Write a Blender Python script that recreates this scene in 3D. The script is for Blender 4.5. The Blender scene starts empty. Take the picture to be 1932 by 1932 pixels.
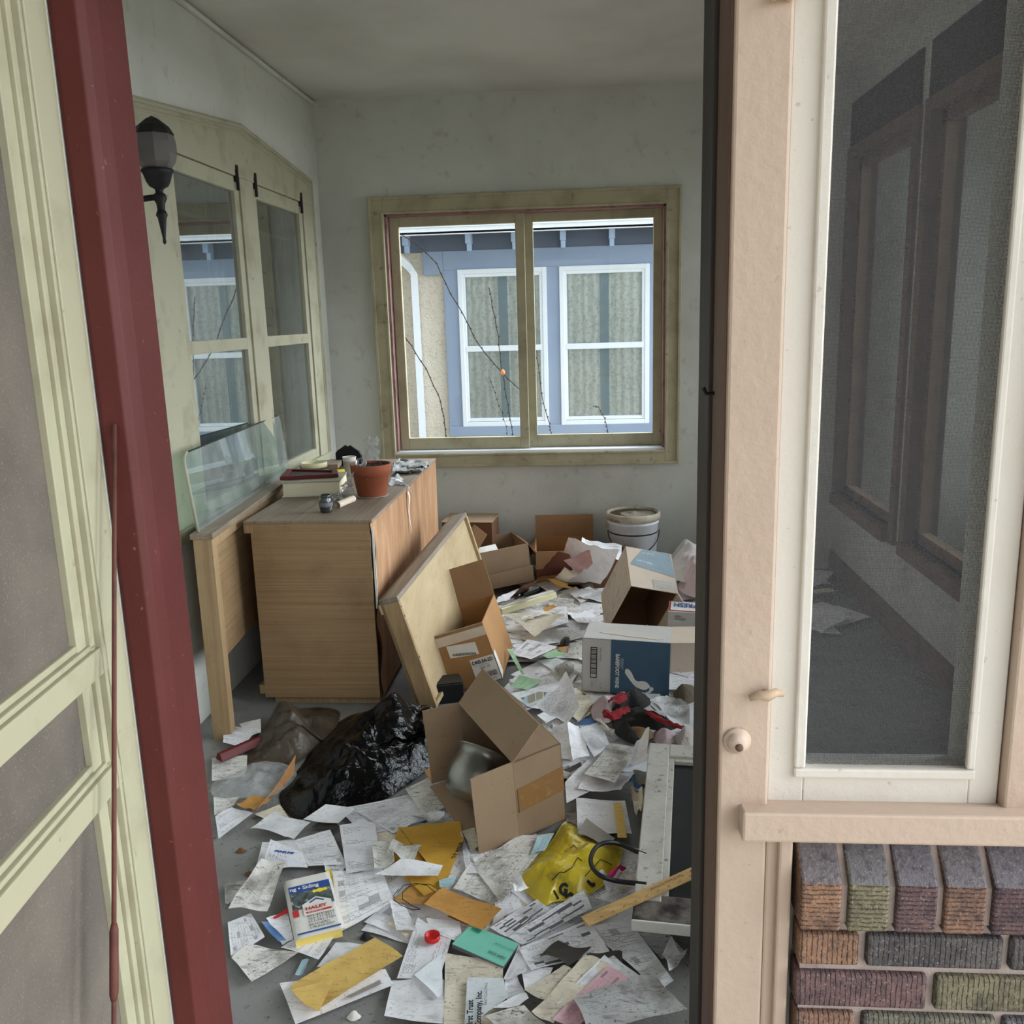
import bpy, math, random
from mathutils import Vector, Matrix, Euler, noise
random.seed(7)
SC = bpy.context.scene
COL = SC.collection
V = Vector
PI = math.pi

# ------------------------------------------------------------------ camera (measured from the photo's vanishing points)
H = 1.55
FPX = 1708.8
_y, _p, _r = math.radians(4.8866), math.radians(12.1511), math.radians(-1.6527)
_F = V((-math.sin(_y), math.cos(_y), 0)); _R = V((math.cos(_y), math.sin(_y), 0)); _U = V((0, 0, 1))
_F2 = _F*math.cos(_p) - _U*math.sin(_p); _U2 = _U*math.cos(_p) + _F*math.sin(_p)
_R3 = _R*math.cos(_r) + _U2*math.sin(_r); _U3 = _U2*math.cos(_r) - _R*math.sin(_r)
EYE = V((0, 0, H))
cd = bpy.data.cameras.new('camera'); cam = bpy.data.objects.new('camera', cd); COL.objects.link(cam)
m = Matrix((_R3, _U3, -_F2)).transposed().to_4x4(); m.translation = EYE
cam.matrix_world = m
cd.sensor_width = 36; cd.sensor_fit = 'HORIZONTAL'; cd.lens = FPX/1932*36; cd.clip_start = .02
SC.camera = cam

def ray(px, py): return _F2 + _R3*((px-966)/FPX) - _U3*((py-966)/FPX)
def atz(px, py, z=0.): d = ray(px, py); return EYE + d*((z-H)/d.z)
def aty(px, py, y): d = ray(px, py); return EYE + d*(y/d.y)
def atx(px, py, x): d = ray(px, py); return EYE + d*(x/d.x)
# crops the photo was measured in -> full-frame pixels
def c3(x, y): return (340+x*.28986, 800+y*.28986)
def c4(x, y): return (800+x*.2795, 920+y*.2795)
def c6(x, y): return (800+x*.26915, 1300+y*.26915)
def c7(x, y): return (400+x*.2381, 1532+y*.2381)
def c8(x, y): return (840+x*.24845, 1532+y*.24845)
def cc(x, y): return (920+x*.20704, 1080+y*.20704)
def cd_(x, y): return (480+x*.19669, 820+y*.19669)
def cl(x, y): return (400+x*.15528, 1380+y*.15528)
def cr(x, y): return (1040+x*.14493, 1300+y*.14493)
def c9(x, y): return (780+x*.2795, 1700+y*.2795)

# ------------------------------------------------------------------ materials
def lin(c):
    r = []
    for x in c[:3]:
        x /= 255.
        r.append(x/12.92 if x <= .04045 else ((x+.055)/1.055)**2.4)
    return (*r, 1)

class NT:
    def __init__(s, name):
        s.mat = bpy.data.materials.new(name); s.mat.use_nodes = True
        s.t = s.mat.node_tree; s.t.nodes.clear()
        s.out = s.t.nodes.new('ShaderNodeOutputMaterial')
    def n(s, typ, **kw):
        x = s.t.nodes.new(typ)
        for k, v in kw.items(): setattr(x, k, v)
        return x
    def put(s, sock, v):
        if isinstance(v, bpy.types.NodeSocket): s.t.links.new(v, sock)
        elif v is not None: sock.default_value = v
    def m(s, op, a, b=None, c=None, clamp=False):
        x = s.n('ShaderNodeMath', operation=op, use_clamp=clamp)
        for i, v in enumerate((a, b, c)):
            if v is not None: s.put(x.inputs[i], v)
        return x.outputs[0]
    def obj(s, sc=(1, 1, 1), rot=(0, 0, 0), kind='Object', rnd=True):
        tc = s.n('ShaderNodeTexCoord'); mp = s.n('ShaderNodeMapping')
        s.t.links.new(tc.outputs[kind], mp.inputs[0]); mp.inputs['Scale'].default_value = sc; mp.inputs['Rotation'].default_value = rot
        if not rnd: return mp.outputs[0]
        oi = s.n('ShaderNodeObjectInfo'); k = s.m('MULTIPLY', oi.outputs['Random'], 37.)
        va = s.n('ShaderNodeVectorMath', operation='ADD'); cx = s.n('ShaderNodeCombineXYZ')
        s.put(cx.inputs[0], k); s.put(cx.inputs[1], k); s.put(cx.inputs[2], k)
        s.t.links.new(mp.outputs[0], va.inputs[0]); s.t.links.new(cx.outputs[0], va.inputs[1])
        return va.outputs[0]
    def noise(s, vec, scale, detail=4, rough=.55, dist=0):
        x = s.n('ShaderNodeTexNoise'); s.put(x.inputs['Vector'], vec); x.inputs['Scale'].default_value = scale
        x.inputs['Detail'].default_value = detail; x.inputs['Roughness'].default_value = rough; x.inputs['Distortion'].default_value = dist
        return x.outputs['Fac']
    def ramp(s, x, lo, hi, a=0., b=1.):
        r = s.n('ShaderNodeMapRange'); s.put(r.inputs[0], x)
        for i, v in zip((1, 2, 3, 4), (lo, hi, a, b)): r.inputs[i].default_value = v
        return r.outputs[0]
    def mix(s, f, a, b):
        x = s.n('ShaderNodeMix', data_type='RGBA'); s.put(x.inputs[0], f)
        s.put(x.inputs[6], a if isinstance(a, bpy.types.NodeSocket) else lin(a)); s.put(x.inputs[7], b if isinstance(b, bpy.types.NodeSocket) else lin(b))
        return x.outputs[2]
    def bump(s, h, strength, dist=.01):
        b = s.n('ShaderNodeBump'); s.put(b.inputs['Height'], h); b.inputs['Strength'].default_value = strength; b.inputs['Distance'].default_value = dist
        return b.outputs[0]
    def pbr(s, col, rough=.7, metal=0., normal=None, spec=.4, **kw):
        b = s.n('ShaderNodeBsdfPrincipled')
        s.put(b.inputs['Base Color'], col if isinstance(col, bpy.types.NodeSocket) else lin(col)); s.put(b.inputs['Roughness'], rough); s.put(b.inputs['Metallic'], metal)
        s.put(b.inputs['Specular IOR Level'], spec)
        if normal: s.put(b.inputs['Normal'], normal)
        for k, v in kw.items(): s.put(b.inputs[k], v)
        s.t.links.new(b.outputs[0], s.out.inputs[0]); return s.mat

def M(name, col, dirt=(), rough=.7, bump=None, stretch=(1, 1, 1), metal=0., spec=.35, vary=0., **kw):
    """plain coat of COL with layers of DIRT: (colour, noise scale, lo, hi, amount)"""
    n = NT(name); vec = n.obj(stretch)
    c = n.mix(0., col, col)
    if vary:
        oi = n.n('ShaderNodeObjectInfo'); hs = n.n('ShaderNodeHueSaturation'); n.put(hs.inputs['Color'], c)
        n.put(hs.inputs['Value'], n.ramp(oi.outputs['Random'], 0, 1, 1-vary, 1+vary*.4)); c = hs.outputs[0]
    for (dc, sc, lo, hi, am) in dirt:
        c = n.mix(n.m('MULTIPLY', n.ramp(n.noise(vec, sc), lo, hi), am), c, dc)
    nm = n.bump(n.noise(vec, bump[0], 5), bump[1], bump[2] if len(bump) > 2 else .01) if bump else None
    return n.pbr(c, rough, metal, nm, spec, **kw)

def paper(name, base, kind='blank', ink=(70, 72, 82), lines=34, dirt=1., blocks=(40, 40, 45), grime=(88, 80, 70)):
    n = NT(name)
    tc = n.n('ShaderNodeTexCoord'); sp = n.n('ShaderNodeSeparateXYZ'); n.put(sp.inputs[0], tc.outputs['UV'])
    u, v = sp.outputs[0], sp.outputs[1]
    oi = n.n('ShaderNodeObjectInfo'); rnd = n.m('MULTIPLY', oi.outputs['Random'], 91.)
    c = n.mix(0., base, base)
    hs = n.n('ShaderNodeHueSaturation'); n.put(hs.inputs['Color'], c); n.put(hs.inputs['Value'], n.ramp(oi.outputs['Random'], 0, 1, .86, 1.05)); c = hs.outputs[0]
    def wn(a, b):
        w = n.n('ShaderNodeTexWhiteNoise', noise_dimensions='3D'); x = n.n('ShaderNodeCombineXYZ')
        n.put(x.inputs[0], a); n.put(x.inputs[1], b); n.put(x.inputs[2], rnd); n.put(w.inputs[0], x.outputs[0]); return w.outputs['Value']
    inside = n.m('MULTIPLY', n.m('MULTIPLY', n.m('GREATER_THAN', u, .08), n.m('LESS_THAN', u, .92)), n.m('MULTIPLY', n.m('GREATER_THAN', v, .06), n.m('LESS_THAN', v, .93)))
    if kind != 'blank':
        vl = n.m('MULTIPLY', v, float(lines)); row = n.m('FLOOR', vl)
        on = n.m('LESS_THAN', n.m('FRACT', vl), .38)
        wid = n.m('LESS_THAN', u, n.m('ADD', n.m('MULTIPLY', wn(row, 3.), .75), .2))
        word = n.m('GREATER_THAN', wn(n.m('FLOOR', n.m('MULTIPLY', u, 46.)), row), .3)
        para = n.m('GREATER_THAN', wn(n.m('FLOOR', n.m('MULTIPLY', v, 9.)), 11.), .38)
        t = n.m('MULTIPLY', n.m('MULTIPLY', on, wid), n.m('MULTIPLY', word, n.m('MULTIPLY', inside, para)))
        c = n.mix(n.m('MULTIPLY', t, .62), c, ink)
    if kind in ('form', 'blocks'):
        uu = n.m('FLOOR', n.m('MULTIPLY', u, 5.)); vv = n.m('FLOOR', n.m('MULTIPLY', v, 11.))
        b = n.m('MULTIPLY', n.m('GREATER_THAN', wn(uu, vv), .8 if kind == 'blocks' else .93), inside)
        c = n.mix(n.m('MULTIPLY', b, .85 if kind == 'blocks' else .45), c, blocks)
        rl = n.m('LESS_THAN', n.m('FRACT', n.m('MULTIPLY', v, 11.)), .045)
        cl_ = n.m('LESS_THAN', n.m('FRACT', n.m('MULTIPLY', u, 5.)), .02)
        c = n.mix(n.m('MULTIPLY', n.m('MULTIPLY', n.m('MAXIMUM', rl, cl_), inside), .5), c, ink)
    vec = n.obj()
    c = n.mix(n.m('MULTIPLY', n.ramp(n.noise(vec, 9, 5, .6), .5, .78), .62*dirt), c, grime)
    c = n.mix(n.m('MULTIPLY', n.ramp(n.noise(vec, 120, 3, .6), .62, .7), .6*dirt), c, (60, 55, 50))
    vec2 = n.obj((18, 90, 18), (0, 0, .6))
    c = n.mix(n.m('MULTIPLY', n.ramp(n.noise(vec2, 1.2, 4), .56, .72), .5*dirt), c, (96, 92, 90))
    return n.pbr(c, .8, 0, n.bump(n.noise(vec, 22, 3), .35, .01), .2)

def glass(name, tint=(235, 242, 245), ior=1.5, rough=.01, add=0., dirt=0.):
    n = NT(name)
    tr = n.n('ShaderNodeBsdfTransparent'); tr.inputs[0].default_value = lin(tint)
    gl = n.n('ShaderNodeBsdfGlossy'); gl.inputs['Roughness'].default_value = rough; gl.inputs[0].default_value = (.9, .95, .95, 1)
    fr = n.n('ShaderNodeFresnel'); fr.inputs[0].default_value = ior
    mx = n.n('ShaderNodeMixShader'); n.put(mx.inputs[0], n.m('ADD', fr.outputs[0], add, clamp=True))
    n.t.links.new(tr.outputs[0], mx.inputs[1]); n.t.links.new(gl.outputs[0], mx.inputs[2]); o = mx.outputs[0]
    if dirt:
        df = n.n('ShaderNodeBsdfDiffuse'); df.inputs[0].default_value = lin((190, 196, 196))
        m2 = n.n('ShaderNodeMixShader'); n.put(m2.inputs[0], n.ramp(n.noise(n.obj(), 7, 5, .65), .35, .9, dirt*.3, dirt))
        n.t.links.new(o, m2.inputs[1]); n.t.links.new(df.outputs[0], m2.inputs[2]); o = m2.outputs[0]
    n.t.links.new(o, n.out.inputs[0]); return n.mat

def veneer(name, base, dark, scale=(1.2, 14, 70), rot=(0, 0, 0), knots=0., rough=.55, dist=.4):
    n = NT(name); vec = n.obj(scale, rot); f = n.noise(vec, 1., 6, .6, dist)
    c = n.mix(n.ramp(f, .32, .8), base, dark)
    c = n.mix(n.m('MULTIPLY', n.ramp(n.noise(n.obj(), 5, 5), .52, .8), .55), c, tuple(x*.62 for x in base))
    c = n.mix(n.m('MULTIPLY', n.ramp(n.noise(n.obj(), 90, 2), .68, .74), .6), c, (50, 40, 32))
    if knots:
        w = n.n('ShaderNodeTexWave', wave_type='RINGS'); n.put(w.inputs['Vector'], n.obj((1, .5, 1))); w.inputs['Scale'].default_value = 5; w.inputs['Distortion'].default_value = 7; w.inputs['Detail'].default_value = 3
        c = n.mix(n.m('MULTIPLY', n.ramp(w.outputs['Fac'], .45, .95), knots), c, dark)
    return n.pbr(c, rough, 0, n.bump(f, .15, .005), .3)

def screen_mat(name):
    n = NT(name); tc = n.n('ShaderNodeTexCoord'); sp = n.n('ShaderNodeSeparateXYZ'); n.put(sp.inputs[0], tc.outputs['Object'])
    a = n.m('LESS_THAN', n.m('FRACT', n.m('MULTIPLY', sp.outputs[0], 620.)), .34)
    b = n.m('LESS_THAN', n.m('FRACT', n.m('MULTIPLY', sp.outputs[2], 620.)), .34)
    wire = n.m('MAXIMUM', a, b)
    fuzz = n.ramp(n.noise(n.obj(rnd=False), 420, 2, .7), .4, .62)
    fac = n.m('ADD', n.m('MULTIPLY', wire, .62), n.m('MULTIPLY', fuzz, .3), clamp=True)
    tr = n.n('ShaderNodeBsdfTransparent'); df = n.n('ShaderNodeBsdfDiffuse'); df.inputs[0].default_value = lin((82, 83, 87))
    mx = n.n('ShaderNodeMixShader'); n.put(mx.inputs[0], fac); n.t.links.new(tr.outputs[0], mx.inputs[1]); n.t.links.new(df.outputs[0], mx.inputs[2])
    n.t.links.new(mx.outputs[0], n.out.inputs[0]); return n.mat

def film(name, col=(205, 208, 210), alpha=.45, rough=.25):
    n = NT(name); v = n.obj(); f = n.noise(v, 14, 5, .65)
    tr = n.n('ShaderNodeBsdfTransparent'); b = n.n('ShaderNodeBsdfPrincipled'); b.inputs['Base Color'].default_value = lin(col); b.inputs['Roughness'].default_value = rough
    n.put(b.inputs['Normal'], n.bump(f, .8, .02))
    mx = n.n('ShaderNodeMixShader'); n.put(mx.inputs[0], n.ramp(f, .3, .75, alpha*.5, min(1, alpha*1.5))); n.t.links.new(tr.outputs[0], mx.inputs[1]); n.t.links.new(b.outputs[0], mx.inputs[2])
    n.t.links.new(mx.outputs[0], n.out.inputs[0]); return n.mat

GR = (86, 80, 68)
mt = {}
mt['wall'] = M('plaster_wall', (205, 206, 200), [((150, 148, 136), 1.6, .45, .8, .55), ((120, 116, 104), 14, .6, .8, .35)], .9, (160, .25, .01))
mt['ceil'] = M('plaster_ceiling', (212, 209, 203), [((168, 164, 154), 1.2, .42, .8, .6)], .95, (180, .2, .01))
mt['floor'] = M('grey_floor_paint', (140, 139, 137), [((92, 88, 84), 3, .45, .75, .8), ((60, 56, 52), 60, .63, .72, .7), ((150, 148, 144), 9, .6, .8, .4)], .7, (90, .3, .01))
mt['cream'] = M('cream_trim_paint', (164, 160, 138), [((118, 108, 78), 6, .5, .8, .7), ((74, 64, 46), 22, .66, .8, .6)], .55, (70, .2, .006))
mt['olive'] = M('dirty_cream_paint', (176, 168, 140), [((122, 112, 86), 5, .48, .8, .65), ((58, 48, 34), 24, .62, .78, .7)], .6, (70, .25, .006))
mt['pinkjamb'] = M('old_pink_paint', (150, 112, 110), [((70, 50, 46), 14, .5, .75, .8)], .6)
mt['doorcream'] = M('door_cream_paint', (160, 157, 133), [((122, 117, 94), 9, .52, .8, .5), ((110, 100, 80), 60, .68, .75, .5)], .5, (60, .15, .004))
mt['doorscreen'] = M('dusty_screen_cloth', (88, 82, 76), [((114, 106, 97), 5, .45, .75, .7), ((78, 74, 66), 11, .5, .8, .6), ((150, 142, 134), 300, .58, .7, .35)], .95, (500, .3, .002))
mt['red'] = M('oxblood_paint', (80, 29, 25), [((100, 50, 46), 4, .45, .8, .5), ((165, 120, 112), 70, .68, .74, .5), ((86, 30, 30), 8, .5, .8, .5)], .6, (80, .2, .004))
mt['tan'] = M('tan_paint', (193, 173, 157), [((174, 152, 136), 4, .5, .8, .5), ((150, 122, 104), 50, .68, .76, .4)], .6, (60, .25, .006))
mt['white'] = M('white_paint', (217, 213, 205), [((200, 194, 182), 6, .52, .8, .5), ((150, 140, 126), 70, .68, .74, .4)], .5, (60, .2, .006))
mt['brownjamb'] = M('brown_jamb', (104, 80, 66), [((66, 46, 36), 8, .45, .75, .8)], .6, (60, .3, .006), (1, 1, .15))
mt['darkjamb'] = M('dark_jamb', (50, 42, 38), [((34, 26, 22), 8, .45, .75, .8)], .6, (60, .3, .006), (1, 1, .15))
mt['brownwood'] = M('brown_window_wood', (120, 100, 80), [((86, 70, 54), 8, .45, .75, .7)], .7)
mt['darkwood'] = M('dark_header_wood', (60, 54, 48), [((44, 38, 32), 8, .45, .75, .7)], .8)
mt['mortar'] = M('mortar', (178, 164, 158), [((140, 126, 120), 30, .5, .75, .6)], .9, (200, .5, .004))
def brickm(name, c1, c2, ax):
    n = NT(name); v = n.obj()
    tc = n.n('ShaderNodeTexCoord'); sp = n.n('ShaderNodeSeparateXYZ'); n.put(sp.inputs[0], tc.outputs['Object'])
    w = n.m('SINE', n.m('ADD', n.m('MULTIPLY', sp.outputs[ax], 2*PI/.0072), n.m('MULTIPLY', n.noise(v, 60, 3), 5.)))
    gr = n.m('MULTIPLY', n.ramp(w, .35, 1.), n.ramp(n.noise(v, 120, 3), .36, .55))
    c = n.mix(n.ramp(n.noise(v, 22, 4, .65), .38, .68), c1, c2)
    if ax == 2:     # the upper face of a cap brick is smooth and slate grey
        ge = n.n('ShaderNodeNewGeometry'); s2 = n.n('ShaderNodeSeparateXYZ'); n.put(s2.inputs[0], ge.outputs['Normal']); top = n.ramp(s2.outputs[2], .25, .6)
        gr = n.m('MULTIPLY', gr, n.m('SUBTRACT', 1., top)); c = n.mix(n.m('MULTIPLY', top, .85), c, (112, 111, 118))
    c = n.mix(n.m('MULTIPLY', gr, .55), c, (58, 48, 46))
    c = n.mix(n.m('MULTIPLY', n.ramp(n.noise(v, 90, 4, .7), .5, .68), .7), c, (66, 60, 62))
    c = n.mix(n.m('MULTIPLY', n.ramp(n.noise(v, 260, 3), .6, .72), .5), c, (180, 176, 174))
    h = n.m('SUBTRACT', n.noise(v, 180, 4), n.m('MULTIPLY', gr, 1.2))
    return n.pbr(c, .9, 0, n.bump(h, .7, .004), .2)
BC = [((178, 138, 112), (136, 106, 92)), ((150, 144, 116), (110, 106, 92)), ((136, 108, 108), (102, 84, 90)), ((116, 112, 110), (86, 84, 90)), ((168, 130, 110), (122, 98, 90)), ((136, 134, 118), (108, 106, 98)), ((124, 124, 130), (96, 96, 104))]
mt['brick'] = [brickm('ridged_brick', tuple(x*.86 for x in a), tuple(x*.82 for x in b), 0) for a, b in BC]
mt['brickcap'] = [brickm('ridged_cap_brick', tuple(x*.86 for x in a), tuple(x*.82 for x in b), 2) for a, b in BC]
mt['glass'] = glass('window_glass', dirt=.10)
mt['glass2'] = glass('casement_glass', (120, 132, 140), 1.75, .015, .34, .12)
mt['glassg'] = glass('thick_glass', (205, 226, 218), 1.6, .02, .05, .42)
mt['screen'] = screen_mat('wire_screen')
mt['black'] = M('black_iron', (26, 26, 27), [((48, 46, 44), 20, .5, .8, .5)], .55, metal=.2)
mt['frost'] = M('frosted_lamp_glass', (98, 92, 90), [((78, 74, 72), 12, .5, .8, .5)], .35, (200, .4, .003))
mt['oak'] = veneer('oak_veneer', (162, 134, 100), (130, 102, 72), (1.2, 1.2, 95))
mt['oakv'] = veneer('oak_veneer_upright', (172, 146, 110), (140, 112, 80), (50, 50, 1.5))
mt['oaktop'] = veneer('dusty_oak_top', (150, 134, 116), (112, 94, 76), (60, 2, 2))
mt['ply'] = veneer('orange_plywood', (192, 152, 116), (142, 98, 68), (1, 9, 1.6), rough=.6, dist=2.2)
mt['pine'] = veneer('pale_birch', (188, 168, 134), (164, 140, 104), (30, 2, 4))
mt['pinetop'] = veneer('dusty_birch_edge', (150, 138, 122), (118, 104, 90), (40, 2, 4))
mt['card'] = M('cardboard', (160, 136, 110), [((134, 109, 85), 5, .48, .8, .6), ((96, 76, 58), 40, .66, .76, .5)], .85, (30, .2, .006), vary=.12)
mt['cardin'] = M('cardboard_inside', (160, 126, 94), [((126, 98, 72), 6, .45, .8, .6)], .9, (24, .25, .006), (1, 1, 1), vary=.15)
mt['cardor'] = M('orange_cardboard', (172, 128, 84), [((138, 98, 62), 5, .48, .8, .6), ((92, 66, 44), 40, .66, .76, .5)], .8, (30, .2, .006))
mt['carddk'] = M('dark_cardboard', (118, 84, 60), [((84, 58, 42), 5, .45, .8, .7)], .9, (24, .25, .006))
mt['cardwh'] = M('bleached_cardboard', (212, 196, 178), [((178, 156, 136), 5, .48, .8, .6), ((120, 104, 92), 60, .66, .76, .5)], .85, (30, .2, .006))
mt['cardgr'] = M('grey_printed_cardboard', (196, 192, 188), [((160, 154, 148), 5, .5, .8, .5), ((120, 110, 104), 70, .66, .76, .5)], .8, (30, .2, .006))
mt['navy'] = M('blue_carton_print', (64, 92, 116), [((82, 108, 130), 7, .5, .8, .4)], .6, (30, .2, .006))
mt['ltblue'] = M('pale_blue_print', (160, 178, 190), [((190, 190, 186), 14, .5, .75, .7)], .7)
mt['tape'] = M('brown_packing_tape', (150, 112, 72), [((186, 152, 112), 24, .55, .75, .6)], .25, (40, .5, .006), spec=.6)
mt['ink'] = M('black_ink', (38, 38, 42), rough=.8)
mt['greyink'] = M('grey_ink', (110, 110, 116), rough=.8)
mt['blueink'] = M('blue_ink', (40, 78, 150), rough=.7)
mt['redink'] = M('red_ink', (190, 44, 44), rough=.7)
mt['whiteink'] = M('white_ink', (228, 226, 222), [((190, 186, 180), 30, .5, .8, .4)], rough=.7)
mt['yellowink'] = M('yellow_ink', (240, 214, 50), rough=.7)
mt['label'] = M('white_label', (226, 222, 216), [((180, 172, 164), 20, .5, .8, .5)], .7)
mt['terra'] = M('terracotta', (146, 80, 54), [((120, 64, 44), 10, .5, .8, .5), ((206, 176, 156), 80, .68, .74, .6)], .75, (120, .2, .003))
mt['soil'] = M('potting_soil', (58, 50, 44), [((96, 88, 80), 60, .55, .7, .7)], 1., (160, 1., .01))
mt['bag'] = M('black_bag_film', (5, 5, 6), rough=.2, bump=(11, .55, .03), spec=.22)
mt['olivebag'] = M('olive_brown_bag_film', (70, 60, 48), [((44, 38, 30), 8, .45, .75, .7)], .45, (22, .5, .015), spec=.5)
mt['yellow'] = M('yellow_bag_film', (214, 190, 48), [((168, 146, 34), 9, .46, .75, .7), ((84, 76, 40), 14, .56, .76, .75)], .3, (24, .5, .012), spec=.5)
mt['plastic'] = film('clear_plastic')
mt['foil'] = film('grey_cellophane', (176, 174, 172), .85, .25)
mt['rubber'] = M('black_rubber', (20, 20, 21), rough=.5)
mt['steel'] = M('dark_pot_metal', (140, 138, 132), [((84, 82, 78), 6, .42, .7, .8), ((150, 148, 144), 40, .66, .74, .6)], .28, metal=.75)
mt['silver'] = M('silver_metal', (190, 192, 196), [((110, 110, 112), 14, .5, .75, .6)], .2, metal=.9)
mt['sashgrey'] = M('weathered_white_wood', (188, 184, 176), [((140, 132, 122), 8, .45, .75, .6), ((80, 70, 60), 50, .6, .72, .7)], .85, (60, .4, .006))
mt['charred'] = M('dirty_stripped_wood', (112, 104, 98), [((40, 36, 34), 14, .42, .62, .95)], .95, (50, .6, .01))
mt['blackpane'] = M('blackened_glass', (30, 32, 32), [((50, 48, 44), 7, .5, .8, .6), ((120, 116, 106), 60, .68, .74, .4)], .5, spec=.15)
mt['rulerw'] = veneer('ruler_maple', (206, 172, 116), (170, 130, 78), (3, 60, 60))
mt['pail'] = M('white_pail_plastic', (214, 217, 222), [((170, 170, 172), 7, .5, .8, .5), ((110, 100, 90), 40, .66, .75, .5)], .45)
mt['lid'] = M('dirty_pail_lid', (190, 180, 162), [((128, 112, 92), 8, .42, .7, .7), ((70, 60, 50), 30, .58, .72, .7)], .6)
mt['lidtop'] = M('filthy_lid_top', (158, 148, 134), [((104, 94, 80), 12, .42, .7, .8), ((170, 162, 150), 20, .62, .76, .6)], .7)
mt['wire'] = M('dark_wire', (44, 42, 40), rough=.5, metal=.5)
mt['pinkcloth'] = M('grubby_pink_cloth', (200, 180, 182), [((150, 128, 128), 9, .46, .75, .6), ((90, 80, 78), 40, .64, .76, .5)], .95, (120, .5, .006))
mt['darkcloth'] = M('black_jacket_cloth', (40, 40, 38), [((26, 26, 26), 9, .46, .75, .6), ((76, 74, 68), 12, .62, .8, .6)], .8, (60, .4, .008))
mt['redcloth'] = M('red_lining_cloth', (136, 24, 32), [((90, 16, 22), 12, .46, .75, .6)], .85, (90, .4, .006))
mt['browncloth'] = M('brown_grey_cloth', (112, 100, 84), [((74, 66, 54), 12, .46, .75, .7)], .95, (80, .6, .008))
mt['whitecloth'] = M('greyish_white_cloth', (206, 198, 194), [((160, 148, 144), 8, .46, .75, .6), ((176, 190, 206), 5, .55, .8, .5)], .9, (60, .4, .01))
mt['leather'] = M('rust_brown_card', (108, 60, 46), [((86, 46, 36), 8, .46, .75, .6)], .7, (40, .2, .006))
mt['darkred'] = M('dark_red_paint', (96, 28, 26), [((60, 22, 20), 12, .46, .75, .7)], .5)
mt['creammetal'] = M('cream_enamel', (222, 216, 176), [((170, 158, 118), 12, .52, .8, .6)], .35)
mt['pages'] = M('page_edges', (226, 216, 190), [((190, 176, 148), 10, .5, .8, .5)], .9, (4, .2, .004), (1, 1, 80))
mt['ypages'] = M('yellow_pages', (238, 214, 116), [((206, 180, 84), 10, .5, .8, .5)], .9, (4, .3, .004), (1, 1, 60))
mt['redcap'] = M('red_plastic', (206, 32, 34), rough=.35)
mt['mint'] = M('mint_cover', (128, 206, 184), [((104, 180, 160), 12, .5, .8, .5)], .6)
mt['bluewood'] = M('blue_house_trim', (146, 162, 188), [((130, 146, 174), 4, .5, .8, .5)], .6)
mt['bluedark'] = M('slate_blue_boards', (98, 107, 126), [((84, 92, 110), 6, .5, .8, .5)], .7)
mt['bluepale'] = M('pale_blue_bracket', (184, 206, 234), rough=.6)
mt['whitevinyl'] = M('white_vinyl', (232, 238, 246), rough=.4)
mt['stucco'] = M('cream_stucco', (232, 222, 206), [((198, 186, 166), 40, .5, .7, .6)], .95, (70, .9, .02))
def lace():
    n = NT('lace_curtain'); v = n.obj(rnd=False)
    w = n.n('ShaderNodeTexWave'); n.put(w.inputs['Vector'], v); w.inputs['Scale'].default_value = 4.5; w.inputs['Distortion'].default_value = 4.; w.inputs['Detail'].default_value = 2
    c = n.mix(n.ramp(w.outputs['Fac'], .1, .9), (226, 222, 216), (250, 248, 244))
    c = n.mix(n.m('MULTIPLY', n.ramp(n.noise(v, 45, 3), .5, .6), .4), c, (160, 162, 160))
    return n.pbr(c, .9)
mt['lace'] = lace()
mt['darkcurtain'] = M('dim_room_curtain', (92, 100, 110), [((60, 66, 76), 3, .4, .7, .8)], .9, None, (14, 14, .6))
mt['leaf'] = M('tree_leaves', (66, 92, 48), [((42, 62, 34), 3, .4, .7, .8)], .7, None, vary=.2)
mt['bark'] = M('bark', (92, 78, 64), rough=.9, bump=(20, .6))
mt['yard'] = M('grey_ground', (124, 120, 108), [((110, 104, 92), 2, .45, .7, .7)], 1.)  # unseen ground, greyed to keep its bounce into the porch neutral
mt['concrete'] = M('step_concrete', (150, 146, 140), [((118, 112, 106), 3, .45, .7, .7)], .9)
mt['vine'] = M('vine_bark', (58, 44, 40), rough=.8)
mt['orange'] = M('orange_leaf', (236, 128, 60), rough=.6)
mt['jar'] = M('dark_jar_glass', (48, 54, 54), [((170, 172, 170), 40, .6, .68, .8)], .15, spec=.7)
mt['rust'] = M('rusty_rod', (92, 54, 46), [((66, 38, 32), 30, .45, .7, .7)], .7, (120, .4, .003))
mt['oldbrass'] = M('painted_latch', (196, 172, 148), [((140, 114, 88), 30, .5, .7, .7)], .6)
PW = paper('white_sheet', (240, 240, 244), dirt=.65)
PC = paper('cream_sheet', (232, 222, 202), dirt=1.1)
PT = paper('typed_sheet', (238, 238, 243), 'text', dirt=.65)
PF = paper('form_sheet', (236, 236, 240), 'form', lines=44, dirt=.65)
PB = paper('statement_sheet', (230, 230, 234), 'blocks', lines=52)
PD = paper('filthy_sheet', (222, 219, 213), 'text', dirt=1.6)
PN = paper('newsprint', (196, 196, 196), 'text', (96, 96, 100), 60, 1.5)
PP = paper('pink_form', (216, 178, 186), 'form', (150, 60, 84), 40, .8)
PG = paper('green_check', (176, 214, 176), 'text', (70, 110, 80), 14, .6)
PM = paper('manila_tan', (200, 148, 80), 'blank', dirt=.8, grime=(120, 72, 34))
PY = paper('mailer_yellow', (202, 156, 62), 'blank', dirt=.5, grime=(140, 96, 34))
PE = paper('kraft_yellow', (226, 190, 110), 'blank', dirt=.8, grime=(150, 118, 70))
PS = paper('pale_blue_slip', (176, 206, 214), 'text', (70, 110, 124), 16, .6)
PWB = paper('bluish_white_paper', (232, 239, 244), dirt=.35)
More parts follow.
